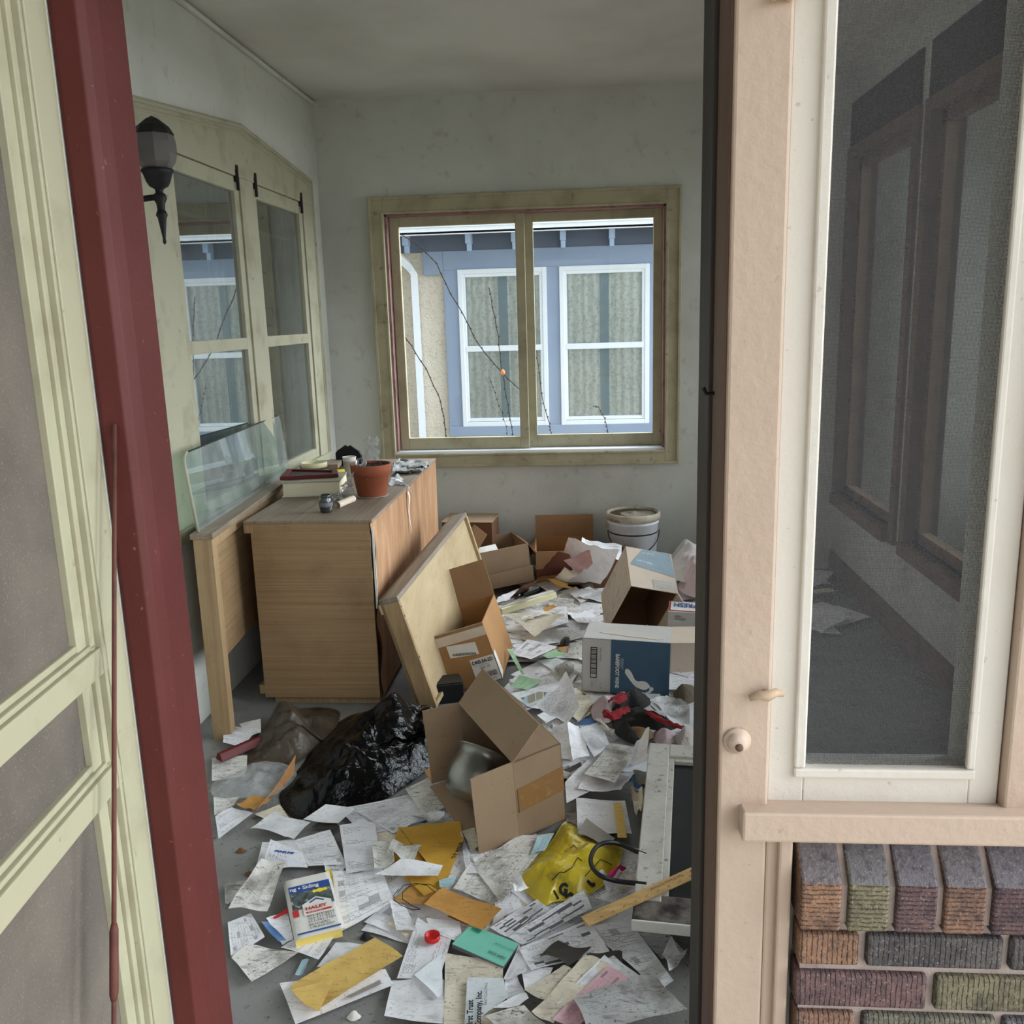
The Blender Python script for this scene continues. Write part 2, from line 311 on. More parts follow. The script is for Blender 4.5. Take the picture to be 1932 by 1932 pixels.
PWC = paper('clean_white_sheet', (244, 244, 248), dirt=.35)
PTC = paper('clean_typed_sheet', (243, 243, 247), 'text', dirt=.4)
PFC = paper('clean_form_sheet', (241, 241, 245), 'form', lines=44, dirt=.4)
PK = paper('brown_kraft', (176, 128, 84), 'blank', dirt=.9, grime=(110, 74, 50))
PGY = paper('grey_card', (150, 144, 136), 'blank', dirt=.5)
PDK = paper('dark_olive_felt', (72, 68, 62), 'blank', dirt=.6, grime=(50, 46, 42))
PBL = paper('blue_card', (96, 136, 190), 'blank', dirt=.8, grime=(190, 200, 214))

# ------------------------------------------------------------------ mesh helpers
ORG = {}
class MB:
    def __init__(s): s.v = []; s.f = []; s.uv = {}
    def add(s, vs, fs, M=None, uvs=None):
        b = len(s.v)
        s.v += [(M @ V(p)) if M else V(p) for p in vs]
        for i, f in enumerate(fs):
            if uvs: s.uv[len(s.f)] = uvs[i]
            s.f.append([b+k for k in f])
        return s
    def box(s, x0, x1, y0, y1, z0, z1, M=None):
        return s.add([(x0, y0, z0), (x1, y0, z0), (x1, y1, z0), (x0, y1, z0), (x0, y0, z1), (x1, y0, z1), (x1, y1, z1), (x0, y1, z1)],
                     [(0, 3, 2, 1), (4, 5, 6, 7), (0, 1, 5, 4), (1, 2, 6, 5), (2, 3, 7, 6), (3, 0, 4, 7)], M)
    def hexa(s, a, b):      # a: four corners, b: the opposite four
        return s.add(list(a)+list(b), [(0, 3, 2, 1), (4, 5, 6, 7), (0, 1, 5, 4), (1, 2, 6, 5), (2, 3, 7, 6), (3, 0, 4, 7)])
    def slab(s, q, t):      # quad q given thickness t along its normal (both signs of t allowed)
        q = [V(p) for p in q]; n = (q[1]-q[0]).cross(q[3]-q[0]).normalized()*t
        return s.hexa(q, [p+n for p in q])
    def prism(s, pts, off):
        pts = [V(p) for p in pts]; n = len(pts); off = V(off)
        fs = [tuple(range(n))[::-1], tuple(range(n, 2*n))] + [(i, (i+1) % n, n+(i+1) % n, n+i) for i in range(n)]
        return s.add(pts+[p+off for p in pts], fs)
    def tube(s, pts, r, n=8, cap=True):
        pts = [V(p) for p in pts]; k = len(pts); rs = r if isinstance(r, (list, tuple)) else [r]*k
        vs = []; up = V((0, 0, 1)); prev = None
        for i, p in enumerate(pts):
            d = (pts[min(i+1, k-1)]-pts[max(i-1, 0)]).normalized()
            a = prev if prev is not None else (d.cross(up) if abs(d.z) < .95 else d.cross(V((1, 0, 0))))
            a = (a - d*a.dot(d)).normalized(); prev = a; b = d.cross(a)
            vs += [p+(a*math.cos(2*PI*j/n)+b*math.sin(2*PI*j/n))*rs[i] for j in range(n)]
        fs = [(i*n+j, i*n+(j+1) % n, (i+1)*n+(j+1) % n, (i+1)*n+j) for i in range(k-1) for j in range(n)]
        if cap: fs += [tuple(range(n))[::-1], tuple(range((k-1)*n, k*n))]
        return s.add(vs, fs)
    def lathe(s, prof, c=(0, 0, 0), n=24, M=None, sy=1., cap=True):
        T = (Matrix.Translation(V(c)) @ M) if M else Matrix.Translation(V(c))
        vs = [(r*math.cos(2*PI*j/n), r*sy*math.sin(2*PI*j/n), z) for r, z in prof for j in range(n)]; k = len(prof)
        fs = [(i*n+j, i*n+(j+1) % n, (i+1)*n+(j+1) % n, (i+1)*n+j) for i in range(k-1) for j in range(n)]
        if cap and prof[0][0] > 0: fs.append(tuple(range(n))[::-1])
        if cap and prof[-1][0] > 0: fs.append(tuple(range((k-1)*n, k*n)))
        return s.add(vs, fs, T)
    def grid(s, fn, nx, ny):
        vs = [fn(i/nx, j/ny) for j in range(ny+1) for i in range(nx+1)]; w = nx+1
        fs = []; uv = []
        for j in range(ny):
            for i in range(nx):
                fs.append((j*w+i, j*w+i+1, (j+1)*w+i+1, (j+1)*w+i))
                uv.append([(i/nx, j/ny), ((i+1)/nx, j/ny), ((i+1)/nx, (j+1)/ny), (i/nx, (j+1)/ny)])
        return s.add(vs, fs, None, uv)
    def star(s, c, bnd, hf, rings=22, segs=84):
        """a mound over the closed outline BND (points on what it lies on), height hf(t, angle, point)"""
        c = V(c); bnd = [V(p) for p in bnd]; n = len(bnd); B = []
        for k in range(segs):
            x = k/segs*n; i = int(x); f = x-i; p0, p1, p2, p3 = (bnd[(i+q) % n] for q in (-1, 0, 1, 2))
            B.append(.5*((2*p1)+(p2-p0)*f+(2*p0-5*p1+4*p2-p3)*f*f+(3*p1-p0-3*p2+p3)*f**3))
        vs = [c + V((0, 0, hf(0., 0., c)))]
        for i in range(1, rings+1):
            t = i/rings
            for k in range(segs):
                p = c.lerp(B[k], t); vs.append(p+V((0, 0, hf(t, 2*PI*k/segs, p))))
        fs = [(0, 1+k, 1+(k+1) % segs) for k in range(segs)]
        for i in range(rings-1):
            a, b = 1+i*segs, 1+(i+1)*segs
            fs += [(a+k, b+k, b+(k+1) % segs, a+(k+1) % segs) for k in range(segs)]
        return s.add(vs, fs)
    def build(s, name, mat, parent=None, bevel=0., smooth=False, loc=None, sub=0):
        me = bpy.data.meshes.new(name)
        if parent is not None: o_ = ORG[parent.name]
        elif loc is not None: o_ = V(loc)
        else:
            xs = [p.x for p in s.v]; ys = [p.y for p in s.v]; zs = [p.z for p in s.v]
            o_ = V(((min(xs)+max(xs))/2, (min(ys)+max(ys))/2, min(zs)))
        me.from_pydata([p-o_ for p in s.v], [], s.f); 
        if s.uv:
            l = me.uv_layers.new(name='UVMap')
            for p in me.polygons:
                u = s.uv.get(p.index)
                if u:
                    for k, li in enumerate(p.loop_indices): l.data[li].uv = u[k]
        for mm in (mat if isinstance(mat, list) else [mat]): me.materials.append(mm)
        if smooth:
            for p in me.polygons: p.use_smooth = True
        me.validate(); me.update()
        o = bpy.data.objects.new(name, me); COL.objects.link(o)
        if parent is not None: o.parent = parent
        else: o.location = o_
        ORG[o.name] = o_
        if bevel:
            b = o.modifiers.new('bevel', 'BEVEL'); b.width = bevel; b.segments = 2; b.limit_method = 'ANGLE'
        if sub:
            b = o.modifiers.new('sub', 'SUBSURF'); b.levels = sub; b.render_levels = sub
        return o

def tag(o, label, cat, group=None, kind=None):
    o['label'] = label; o['category'] = cat
    if group: o['group'] = group
    if kind: o['kind'] = kind
    return o
def thing(name, label, cat, loc, group=None, kind=None):
    o = bpy.data.objects.new(name, None); COL.objects.link(o); o.location = V(loc); o.empty_display_size = .05; ORG[o.name] = V(loc)
    return tag(o, label, cat, group, kind)
def struct(name, mb, mat, label, cat, bevel=0.): return tag(mb.build(name, mat, bevel=bevel), label, cat, kind='structure')
def txt(parent, body, org, xd, yd, size, mat, name='printed_lettering', align='LEFT', bold=0., squeeze=1., lift=.0015):
    c = bpy.data.curves.new(name, 'FONT'); c.body = body; c.size = size; c.align_x = align; c.offset = bold; c.materials.append(mat); c.resolution_u = 3
    o = bpy.data.objects.new(name, c); COL.objects.link(o); o.parent = parent
    x = V(xd).normalized(); z = x.cross(V(yd)).normalized(); y = z.cross(x)
    mm = Matrix((x*squeeze, y, z)).transposed().to_4x4(); mm.translation = V(org)-ORG[parent.name]+z*lift
    o.matrix_basis = mm; ORG[o.name] = ORG[parent.name]
    return o
def bil(q, u, v): return q[0].lerp(q[1], u).lerp(q[3].lerp(q[2], u), v)
def fbm(p, sc, seed=0.): return noise.fractal(V((p[0]*sc+seed, p[1]*sc-seed, p[2]*sc)), 1., 2., 3)
def ridge(p, sc, seed=0.): return noise.ridged_multi_fractal(V((p[0]*sc+seed, p[1]*sc, p[2]*sc-seed)), .9, 2., 4, 1., 2.)

# ================================================================== ROOM SHELL
XL, XR, YF, YN, YI, ZC = -1.545, 1.467, 5.45, 1.24, 1.40, 2.79
struct('floor', MB().box(XL-.15, XR+.15, 1.18, YF+.15, -.1, 0), mt['floor'], 'grey painted porch floor under the paper litter', 'floor')
struct('ceiling', MB().box(XL-.15, XR+.15, YN, YF+.15, ZC, ZC+.1), mt['ceil'], 'dingy off-white plaster ceiling of the porch', 'ceiling')
# far wall with the sliding window opening
wx0, wx1, wz0, wz1 = -1.165, .463, .745, 2.154
b = MB(); b.box(XL-.15, wx0, YF, YF+.15, 0, ZC); b.box(wx1, XR+.15, YF, YF+.15, 0, ZC); b.box(wx0, wx1, YF, YF+.15, 0, wz0); b.box(wx0, wx1, YF, YF+.15, wz1, ZC)
struct('wall_far', b, mt['wall'], 'stained off-white far wall around the sliding window', 'wall')
# left wall with the casement pair
ly0, ly1, lz0, lz1 = 3.36, 5.12, .78, 2.20
b = MB(); b.box(XL-.15, XL, YN, ly0, 0, ZC); b.box(XL-.15, XL, ly1, YF, 0, ZC); b.box(XL-.15, XL, ly0, ly1, 0, lz0); b.box(XL-.15, XL, ly0, ly1, lz1, ZC)
struct('wall_left', b, mt['wall'], 'stained off-white left wall around the casement pair', 'wall')
# right wall: low wall, posts, header
b = MB(); b.box(XR, XR+.14, YI, YF, 0, .49); b.box(XR, XR+.14, YI, YF, 2.63, ZC)
for y0, y1 in ((YI, 1.62), (2.9, 3.02), (4.25, 4.39), (5.36, YF)): b.box(XR, XR+.14, y0, y1, .49, 2.63)
struct('wall_right', b, mt['wall'], 'off-white right wall below and between the big side windows', 'wall')
b = MB()
b.box(XL-.15, -.706, YN, YI, 0, ZC); b.box(-.706, .70, YN, YI, 2.12, ZC); b.box(.576, .72, YN, YI, 0, 2.12); b.box(.72, XR+.15, YN, YI, 0, .84); b.box(.72, XR+.15, YN, YI, 2.12, ZC); b.box(1.40, XR+.15, YN, YI, .84, 2.12)  # unseen window opening right of the sidelight, put in for extra light
b.box(.185, .576, YN+.003, YI, 0, .838)
struct('wall_front', b, mt['wall'], 'front porch wall that holds the doorway and the screened sidelight', 'wall')
b = MB(); b.box(XR-.018, XR, YI, YF-.02, 0, .12)
struct('baseboard_right', b, mt['brownwood'], 'brown baseboard along the right wall, seen through the screen', 'baseboard')
b = MB(); b.tube([(XL+.012, YN+.2, ZC-.02), (XL+.012, YF, ZC-.02)], .012, 6)
struct('trim_1', b, mt['wall'], 'thin moulding where the left wall meets the ceiling', 'trim')

# right windows
def right_window(i, y0, y1, label):
    t = thing('window_%d' % i, label, 'window', (XR+.05, (y0+y1)/2, .49), kind='structure')
    f = MB(); s = .05
    f.box(XR+.03, XR+.08, y0, y1, .49, .49+s); f.box(XR+.03, XR+.08, y0, y1, 2.34-s, 2.34); f.box(XR+.03, XR+.08, y0, y0+s, .49, 2.34); f.box(XR+.03, XR+.08, y1-s, y1, .49, 2.34)
    f.build('window_frame', mt['brownwood'], t)
    MB().box(XR-.012, XR+.12, y0-.055, y1+.055, 2.405, 2.63).build('window_header', mt['darkwood'], t)
    g = MB(); g.add([(XR+.055, y0, .5), (XR+.055, y1, .5), (XR+.055, y1, 2.33), (XR+.055, y0, 2.33)], [(0, 1, 2, 3)]); g.build('pane', mt['glass'], t)
    c = MB(); w = .07
    for a, bb, z0, z1 in ((y0-w, y0, .43, 2.40), (y1, y1+min(w, YF-y1-.005), .43, 2.40)): c.box(XR-.02, XR+.03, a, bb, z0, z1)
    c.box(XR-.02, XR+.03, y0, y1, 2.34, 2.40); c.box(XR-.05, XR+.03, y0, y1, .43, .49)
    c.build('casing', mt['brownwood'], t)
right_window(3, 4.40, 5.355, 'brown framed side window at the far end of the right wall')
right_window(4, 3.09, 4.18, 'brown framed side window in the middle of the right wall')
right_window(5, 1.69, 2.83, 'brown framed side window nearest the front on the right wall')

# far sliding window (window_1)
t = thing('window_1', 'wide sliding window in a dirty olive frame on the far wall', 'window', (-.35, YF, wz0), kind='structure')
def frame(mb, x0, x1, z0, z1, w, y0, y1, wb=None, wt=None):
    wb = wb or w; wt = wt or w
    mb.box(x0, x0+w, y0, y1, z0, z1); mb.box(x1-w, x1, y0, y1, z0, z1); mb.box(x0+w, x1-w, y0, y1, z0, z0+wb); mb.box(x0+w, x1-w, y0, y1, z1-wt, z1); return mb
b = MB(); frame(b, -1.2535, .5495, .664, 2.248, .086, YF-.022, YF+.001, .08, .094); frame(b, -1.2535, .5495, .664, 2.248, .016, YF-.032, YF-.02); frame(b, -1.181, .477, .732, 2.166, .014, YF-.028, YF-.02)
b.build('casing', mt['olive'], t, .003)
b = MB(); b.box(wx0, wx0+.012, YF, YF+.15, wz0, wz1); b.box(wx1-.012, wx1, YF, YF+.15, wz0, wz1); b.box(wx0, wx1, YF, YF+.15, wz1-.012, wz1)
b.build('jamb', mt['pinkjamb'], t)
MB().box(wx0, wx1, YF-.005, YF+.17, wz0, wz0+.014).build('sill', mt['whitevinyl'], t)
s1 = frame(MB(), -1.150, -.352, .760, 2.143, .054, YF+.062, YF+.098, .072, .056).build('left_sash', mt['olive'], t, .003)
MB().add([(-1.10, YF+.08, .83), (-.40, YF+.08, .83), (-.40, YF+.08, 2.09), (-1.10, YF+.08, 2.09)], [(0, 1, 2, 3)]).build('pane', mt['glass'], s1)
s2 = frame(MB(), -.356, .452, .760, 2.143, .052, YF+.102, YF+.135, .075, .05).build('right_sash', mt['olive'], t, .003)
MB().add([(-.305, YF+.12, .83), (.402, YF+.12, .83), (.402, YF+.12, 2.095), (-.305, YF+.12, 2.095)], [(0, 1, 2, 3)]).build('pane', mt['glass'], s2)

# left casement pair (window_2)
t = thing('window_2', 'pair of cream casement windows under a peaked head board on the left wall', 'window', (XL, 4.2, .76), kind='structure')
X0 = XL-.001
b = MB()
hd = [(3.17, 2.19), (3.17, 2.31), (4.197, 2.416), (5.237, 2.325), (5.237, 2.19)]
b.prism([(X0, y, z) for y, z in hd], (.022, 0, 0))
b.box(X0, X0+.022, 3.17, 3.42, .77, 2.19); b.box(X0, X0+.022, 5.06, 5.237, .77, 2.19); b.box(X0, X0+.022, 4.135, 4.30, .80, 2.19); b.box(X0, X0+.034, 3.17, 5.237, .745, .80)
b.build('casing', mt['cream'], t, .003)
b = MB()
for (a, c) in zip(((3.17, 2.31), (4.197, 2.416), (5.237, 2.325)), ((4.197, 2.416), (5.237, 2.325), (5.237, .77))):
    b.tube([(X0+.022, a[0], a[1]), (X0+.022, c[0], c[1])], .011, 6)
    b.tube([(X0+.022, a[0], a[1]-.03 if a[1] > 2.2 and c[1] > 1 else a[1]), (X0+.022, c[0]-(0 if c[1] > 1 else .03), c[1]-.03 if c[1] > 1 else c[1])], .006, 6)
b.build('head_moulding', mt['cream'], t)
for nm, y0, y1 in (('near_sash', 3.42, 4.135), ('far_sash', 4.30, 5.06)):
    f = MB(); w = .055
    def fb(a, bb, z0, z1): f.box(XL-.012, XL+.012, a, bb, z0, z1)
    fb(y0, y0+w, .80, 2.188); fb(y1-w, y1, .80, 2.188); fb(y0+w, y1-w, .80, .85); fb(y0+w, y1-w, 2.125, 2.188); fb(y0+w, y1-w, 1.44, 1.492)
    fo = f.build(nm, mt['cream'], t, .003)
    for z0, z1 in ((.85, 1.44), (1.492, 2.125)):
        MB().add([(XL-.004, y0+w, z0), (XL-.004, y1-w, z0), (XL-.004, y1-w, z1), (XL-.004, y0+w, z1)], [(0, 1, 2, 3)]).build('pane', mt['glass2'], fo)
    bb = MB(); u0 = y0+w; uw = y1-y0-2*w
    bb.box(XL-.05, XL-.04, u0, u0+uw, 1.98, 1.996)
    for q in (.64, .78): bb.box(XL-.05, XL-.04, u0+uw*q, u0+uw*q+.012, .85, 2.125)
    bb.build('inner_muntins', mt['olive'], t)
    for yy in ((y1-.035,) if nm == 'near_sash' else (y0+.03, y1-.035)):
        h = MB(); h.box(XL+.012, XL+.022, yy-.014, yy+.014, 2.165, 2.215); h.tube([(XL+.024, yy, 2.13), (XL+.024, yy, 2.235)], .007, 6); h.build('hinge', mt['black'], t)
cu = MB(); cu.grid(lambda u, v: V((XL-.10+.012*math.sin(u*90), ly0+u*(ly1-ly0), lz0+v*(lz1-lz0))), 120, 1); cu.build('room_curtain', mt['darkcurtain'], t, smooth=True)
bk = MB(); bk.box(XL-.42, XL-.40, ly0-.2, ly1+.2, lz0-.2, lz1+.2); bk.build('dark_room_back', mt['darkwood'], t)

# ================================================================== FRONT DOORWAY, DOOR, SIDELIGHT, BRICK (nearest things)
# red jamb on the left
b = MB(); b.box(-.702, -.66, 1.265, 1.40, 0, 2.12); b.box(-.702, -.655, 1.225, 1.30, 0, 2.12)
struct('trim_2', MB().prism([(-.706, 1.262, 0), (-.700, 1.258, 0), (-.668, 1.262, 0), (-.660, 1.272, 0), (-.656, 1.30, 0), (-.656, 1.375, 0), (-.706, 1.375, 0)], (0, 0, 2.12)), mt['red'], 'oxblood red left jamb of the doorway beside the open cream door', 'door jamb', .002)
# tan post, brown jamb and dark stop on the right
struct('trim_3', MB().box(.183, .2525, 1.205, 1.245, 0, 2.12), mt['tan'], 'tan painted post between the doorway and the white screen frame', 'post', .004)
struct('trim_4', MB().box(.1795, .1845, 1.215, 1.318, 0, 2.12).box(.1845, .25, 1.246, 1.318, .0, 2.12), mt['brownjamb'], 'worn brown right jamb of the doorway', 'door jamb', .002)
struct('trim_5', MB().box(.174, .25, 1.319, 1.44, 0, 2.12), mt['darkjamb'], 'dark stop strip inside the right door jamb', 'door jamb', .003)
MB_ = MB().box(-.706, .25, 1.24, 1.40, 2.12, 2.2)
struct('trim_6', MB_, mt['brownjamb'], 'door head above the open doorway', 'door head')
# door, hinged on the red jamb, standing open towards the camera
hp = V((-.703, 1.256, 0)); dv = V((.097, -1, 0)).normalized(); dn = V((1, .097, 0)).normalized()
MD = Matrix((dv, V((0, 0, 1)), dn)).transposed().to_4x4(); MD.translation = hp      # local: x along the door, y up, z out of its face
DW, DZ0, DZ1 = .81, .02, 2.08
dr = thing('door_1', 'cream screen door with dusty grey panels, open at the left edge', 'door', hp, kind='structure')
def dbox(x0, x1, z0, z1, d0, d1, name, mat, bev=.002): return MB().box(x0, x1, z0, z1, d0, d1, MD).build(name, mat, dr, bev)
dbox(.003, .066, DZ0, DZ1, -.034, 0, 'hinge_stile', mt['doorcream'])
dbox(DW-.1, DW, DZ0, DZ1, -.034, 0, 'latch_stile', mt['doorcream'])
b = MB()
for x0, x1, d in ((.066, .078, -.004), (.078, .086, .003), (.086, .10, -.006), (.10, .128, -.012)): b.box(x0, x1, DZ0, DZ1, -.034, d, MD)
b.build('stile_moulding', mt['doorcream'], dr, .0015)
for zb, zt in ((1.066, 1.106), (.887, .927)):
    r = MB().box(.07, DW-.1, zb, zt, -.034, .0005, MD)
    r.box(.07, DW-.1, zt, zt+.008, -.034, -.006, MD); r.box(.07, DW-.1, zt+.008, zt+.018, -.034, -.013, MD)
    r.build('rail', mt['doorcream'], dr, .002)
dbox(.07, DW-.1, DZ0, .15, -.034, 0, 'bottom_rail', mt['doorcream']); dbox(.07, DW-.1, DZ1-.11, DZ1, -.034, 0, 'top_rail', mt['doorcream'])
for z0, z1 in ((.15, .887), (.945, 1.066), (1.124, DZ1-.11)): dbox(.12, DW-.1, z0, z1, -.026, -.022, 'screen_panel', mt['doorscreen'], 0)
P0 = MD @ V((.0, 1.415, .022)); P1 = MD @ V((.25, .60, .026))
dd = (P1-P0)
rod = MB(); rod.tube([P0-dd*.0, P0+dd*.3, P1, P1+dd*.5], .0034, 8); rod.build('brace_rod', mt['rust'], dr, smooth=True)
tb = MB(); q0 = P0+dd*.82; q1 = P0+dd*.94; tb.tube([q0, q0+dd*.01, q1-dd*.01, q1], [.004, .0062, .0062, .004], 8); tb.build('turnbuckle', mt['rust'], dr, smooth=True)

# white screened sidelight
sl = thing('screen_sash', 'white wooden screen sash beside the doorway above the brick', 'window screen', (.414, 1.22, .84))
b = MB(); b.box(.2545, .305, 1.222, 1.25, .842, 2.1); b.box(.535, .575, 1.222, 1.25, .842, 2.1); b.box(.305, .535, 1.222, 1.25, .842, .905); b.box(.305, .535, 1.222, 1.25, 2.03, 2.1)
b.build('sash_frame', mt['white'], sl, .002)
b = MB(); b.box(.290, .306, 1.214, 1.226, .9085, 2.03); b.box(.528, .540, 1.216, 1.226, .9085, 2.03); b.box(.290, .540, 1.214, 1.226, .893, .908)
b.build('screen_bead', mt['white'], sl, .003)
MB().add([(.30, 1.2345, .90), (.538, 1.2345, .90), (.538, 1.2345, 2.04), (.30, 1.2345, 2.04)], [(0, 1, 2, 3)]).build('wire_screen', mt['screen'], sl)
struct('trim_7', MB().box(.577, .72, 1.205, 1.245, .842, 2.12), mt['tan'], 'tan painted post at the right of the white screen frame', 'post', .004)
struct('trim_8', MB().box(.255, .72, 1.205, 1.245, 2.1, 2.2), mt['tan'], 'tan head trim above the screen sash', 'trim', .004)
# turn buttons and bell
for i, (zc, lab) in enumerate(((1.028, 'bent metal turn button just above the doorbell on the post'), (1.912, 'metal turn button at the top edge holding the screen sash'))):
    t = thing('turn_button', lab, 'latch', (.244, 1.205, zc), 'turn buttons holding the screen sash')
    b = MB(); b.tube([(.221, 1.195, zc-.004), (.232, 1.192, zc+.002), (.244, 1.190, zc+.001), (.257, 1.194, zc+.005), (.267, 1.198, zc+.001)], [.0045, .006, .0075, .006, .004], 10)
    b.build('button_wing', mt['oldbrass'], t, smooth=True)
    b = MB(); b.lathe([(.0001, .0), (.006, .001), (.0065, .01), (.005, .013), (.0001, .0135)], (.244, 1.2045, zc), 12, Matrix.Rotation(PI/2, 4, 'X')); b.build('screw', mt['oldbrass'], t, smooth=True)
t = thing('doorbell', 'round tan painted doorbell button on the post beside the doorway', 'doorbell', (.208, 1.205, .956))
RX = Matrix.Rotation(PI/2, 4, 'X')
b = MB(); b.lathe([(.0185, -.001), (.0195, .003), (.018, .006), (.015, .0065), (.0145, .009), (.011, .014), (.006, .0165), (.0001, .017)], (.2065, 1.205, .956), 28, RX); b.build('bell_plate', mt['tan'], t, smooth=True)
b = MB(); b.lathe([(.0055, .014), (.0055, .019), (.004, .0205), (.0001, .021)], (.2075, 1.205, .953), 18, RX); b.build('bell_button', mt['brownjamb'], t, smooth=True)
t = MB().tube([(.18, 1.30, 1.437), (.168, 1.30, 1.437), (.164, 1.30, 1.445)], .003, 6).build('door_hook', mt['black']); tag(t, 'small black metal hook sticking out of the dark door jamb', 'hook')
# ledge, trim, bricks
lg = MB(); lg.prism([(.212, 1.172, .862), (.212, 1.250, .850), (.212, 1.250, .806), (.212, 1.172, .816)], (.9, 0, 0))
struct('trim_9', lg, mt['tan'], 'cracked tan wooden ledge under the white screen sash', 'sill', .004)
struct('trim_10', MB().box(.2535, .29, 1.212, 1.25, 0, .812).box(.27, .29, 1.20, 1.215, 0, .812), mt['tan'], 'narrow tan moulding between the door post and the brick', 'trim', .004)
bw = thing('wall_brick', 'ridged multicoloured brick wall under the tan ledge at the right', 'brick wall', (.6, 1.2, 0), kind='structure')
b = MB(); b.box(.305, 1.45, 1.196, 1.24, -.3, .69); b.prism([(.300, 1.186, .683), (.300, 1.186, .742), (.300, 1.238, .808), (.300, 1.238, .683)], (1.1, 0, 0)); b.build('mortar', mt['mortar'], bw)
x = .2985; k = 0; order = [0, 1, 2, 4, 2, 3, 1, 0, 2, 3, 4, 5, 0, 1, 2, 3]
while x < 1.38:
    w = .0565
    q = MB(); q.prism([(x, 1.176, .674), (x, 1.176, .750), (x, 1.240, .812), (x, 1.240, .674)], (w, 0, 0)); q.build('cap_brick', mt['brickcap'][order[k % 16]], bw, .004)
    x += .0662; k += 1
rows = [(.611, .663, [(.300, .086, 0), (.3965, .19, 3), (.597, .19, 3), (.80, .19, 1), (1.0, .19, 2), (1.2, .19, 0)]),
        (.541, .597, [(.298, .187, 2), (.497, .19, 1), (.70, .19, 0), (.90, .19, 5), (1.1, .19, 2)]),
        (.472, .529, [(.300, .086, 4), (.3965, .19, 5), (.597, .19, 6), (.80, .19, 1), (1.0, .19, 2), (1.2, .19, 0)])]
for r in range(3, 11): rows.append((.472-.07*(r-2), .529-.07*(r-2), [(.3+.2*j+(0 if r % 2 else -.0), .187, (j*3+r*2) % 7) for j in range(5)]))
for z0, z1, bl in rows:
    for x, w, c in bl: MB().box(x, x+w, 1.184, 1.23, z0, z1).build('brick', mt['brick'][c], bw, .005)

# exterior ground and step
struct('ground', MB().box(-30, 30, -30, 40, -.62, -.6), mt['yard'], 'lawn outside the porch', 'ground')
struct('trim_11', MB().box(-1.4, .9, -.6, 1.18, -.6, -.12), mt['concrete'], 'concrete entrance step in front of the doorway', 'step')

# ================================================================== NEIGHBOUR HOUSE beyond the far window
YH = 8.2
nb = thing('neighbour_house', 'blue trimmed cream stucco house seen through the far window', 'house', (-.3, YH, -.6))
MB().box(-5.5, 2.6, YH, YH+.3, -.6, 2.5).build('stucco_wall', mt['stucco'], nb)
b = MB(); b.box(-1.245, -1.118, YH-.04, YH, .59, 1.968); b.box(-.336, -.226, YH-.04, YH, .59, 1.968); b.box(.555, .70, YH-.04, YH, .59, 1.968); b.box(-1.245, .70, YH-.04, YH, 1.968, 2.13); b.box(-1.245, .70, YH-.06, YH, .50, .59); b.box(-1.42, -1.2455, YH-.04, YH, 1.93, 2.13)
b.build('window_trim', mt['bluewood'], nb, .004)
MB().box(-5.5, 2.6, YH-.03, YH, 2.125, 2.36).build('eave_shade_board', mt['bluedark'], nb)  # darker slate tone paints in the wall's shade under the eaves
for x0, x1 in ((-1.118, -.336), (-.226, .555)):
    f = frame(MB(), x0, x1, .587, 1.968, .04, YH-.06, YH-.005); frame(f, x0+.035, x1-.035, .63, 1.93, .03, YH-.05, YH-.01); f.box(x0+.05, x1-.05, YH-.055, YH-.01, 1.255, 1.305)
    fo = f.build('window_frame', mt['whitevinyl'], nb, .004)
    MB().add([(x0+.06, YH-.02, .65), (x1-.06, YH-.02, .65), (x1-.06, YH-.02, 1.91), (x0+.06, YH-.02, 1.91)], [(0, 1, 2, 3)]).build('pane', glass('house_glass', (235, 240, 240), 1.4, .02, 0, .12), fo)
    xm = (x0+x1)/2
    cu = MB()
    for a, c in ((x0+.05, xm-.04), (xm+.04, x1-.05)): cu.grid(lambda u, v: V((a+(c-a)*u, YH-.009+.004*math.sin(u*42), .63+1.29*v)), 60, 1)
    cu.build('lace_curtain', mt['lace'], fo, smooth=True)
    MB().box(x0+.05, x1-.05, YH-.004, YH-.001, .6, 1.95).build('dark_interior', mt['ltblue'], fo)
b = MB(); b.prism([(-5.5, YH-.36, 2.34), (-5.5, YH-.36, 2.39), (-5.5, YH+3, 3.3), (-5.5, YH+3, 3.24)], (8.1, 0, 0)); b.build('roof', mt['bluedark'], nb)
MB().box(-5.5, 2.6, YH-.30, YH-.28, 2.25, 2.38).build('fascia', mt['bluedark'], nb)
b = MB(); b.box(-5.5, 2.6, YH-.42, YH-.30, 2.243, 2.26); b.box(-5.5, 2.6, YH-.42, YH-.405, 2.238, 2.31); b.box(-5.5, 2.6, YH-.428, YH-.41, 2.295, 2.315); b.build('gutter', mt['whitevinyl'], nb)
for xb in (-1.55, -1.0, -.604, -.186, .231, .66):
    q = MB(); q.box(xb-.025, xb+.025, YH-.275, YH-.03, 2.25, 2.32); q.box(xb-.025, xb+.025, YH-.16, YH-.03, 2.18, 2.25); q.box(xb-.02, xb+.02, YH-.10, YH-.03, 2.12, 2.18); q.build('rafter_bracket', mt['bluepale'], nb, .003)
b = MB(); b.tube([(-1.72, YH-.36, 2.25), (-1.70, YH-.33, 2.19), (-1.55, YH-.07, 2.02), (-1.50, YH-.06, 1.94), (-1.49, YH-.06, 0)], .044, 4); b.build('downspout', mt['whitevinyl'], nb)
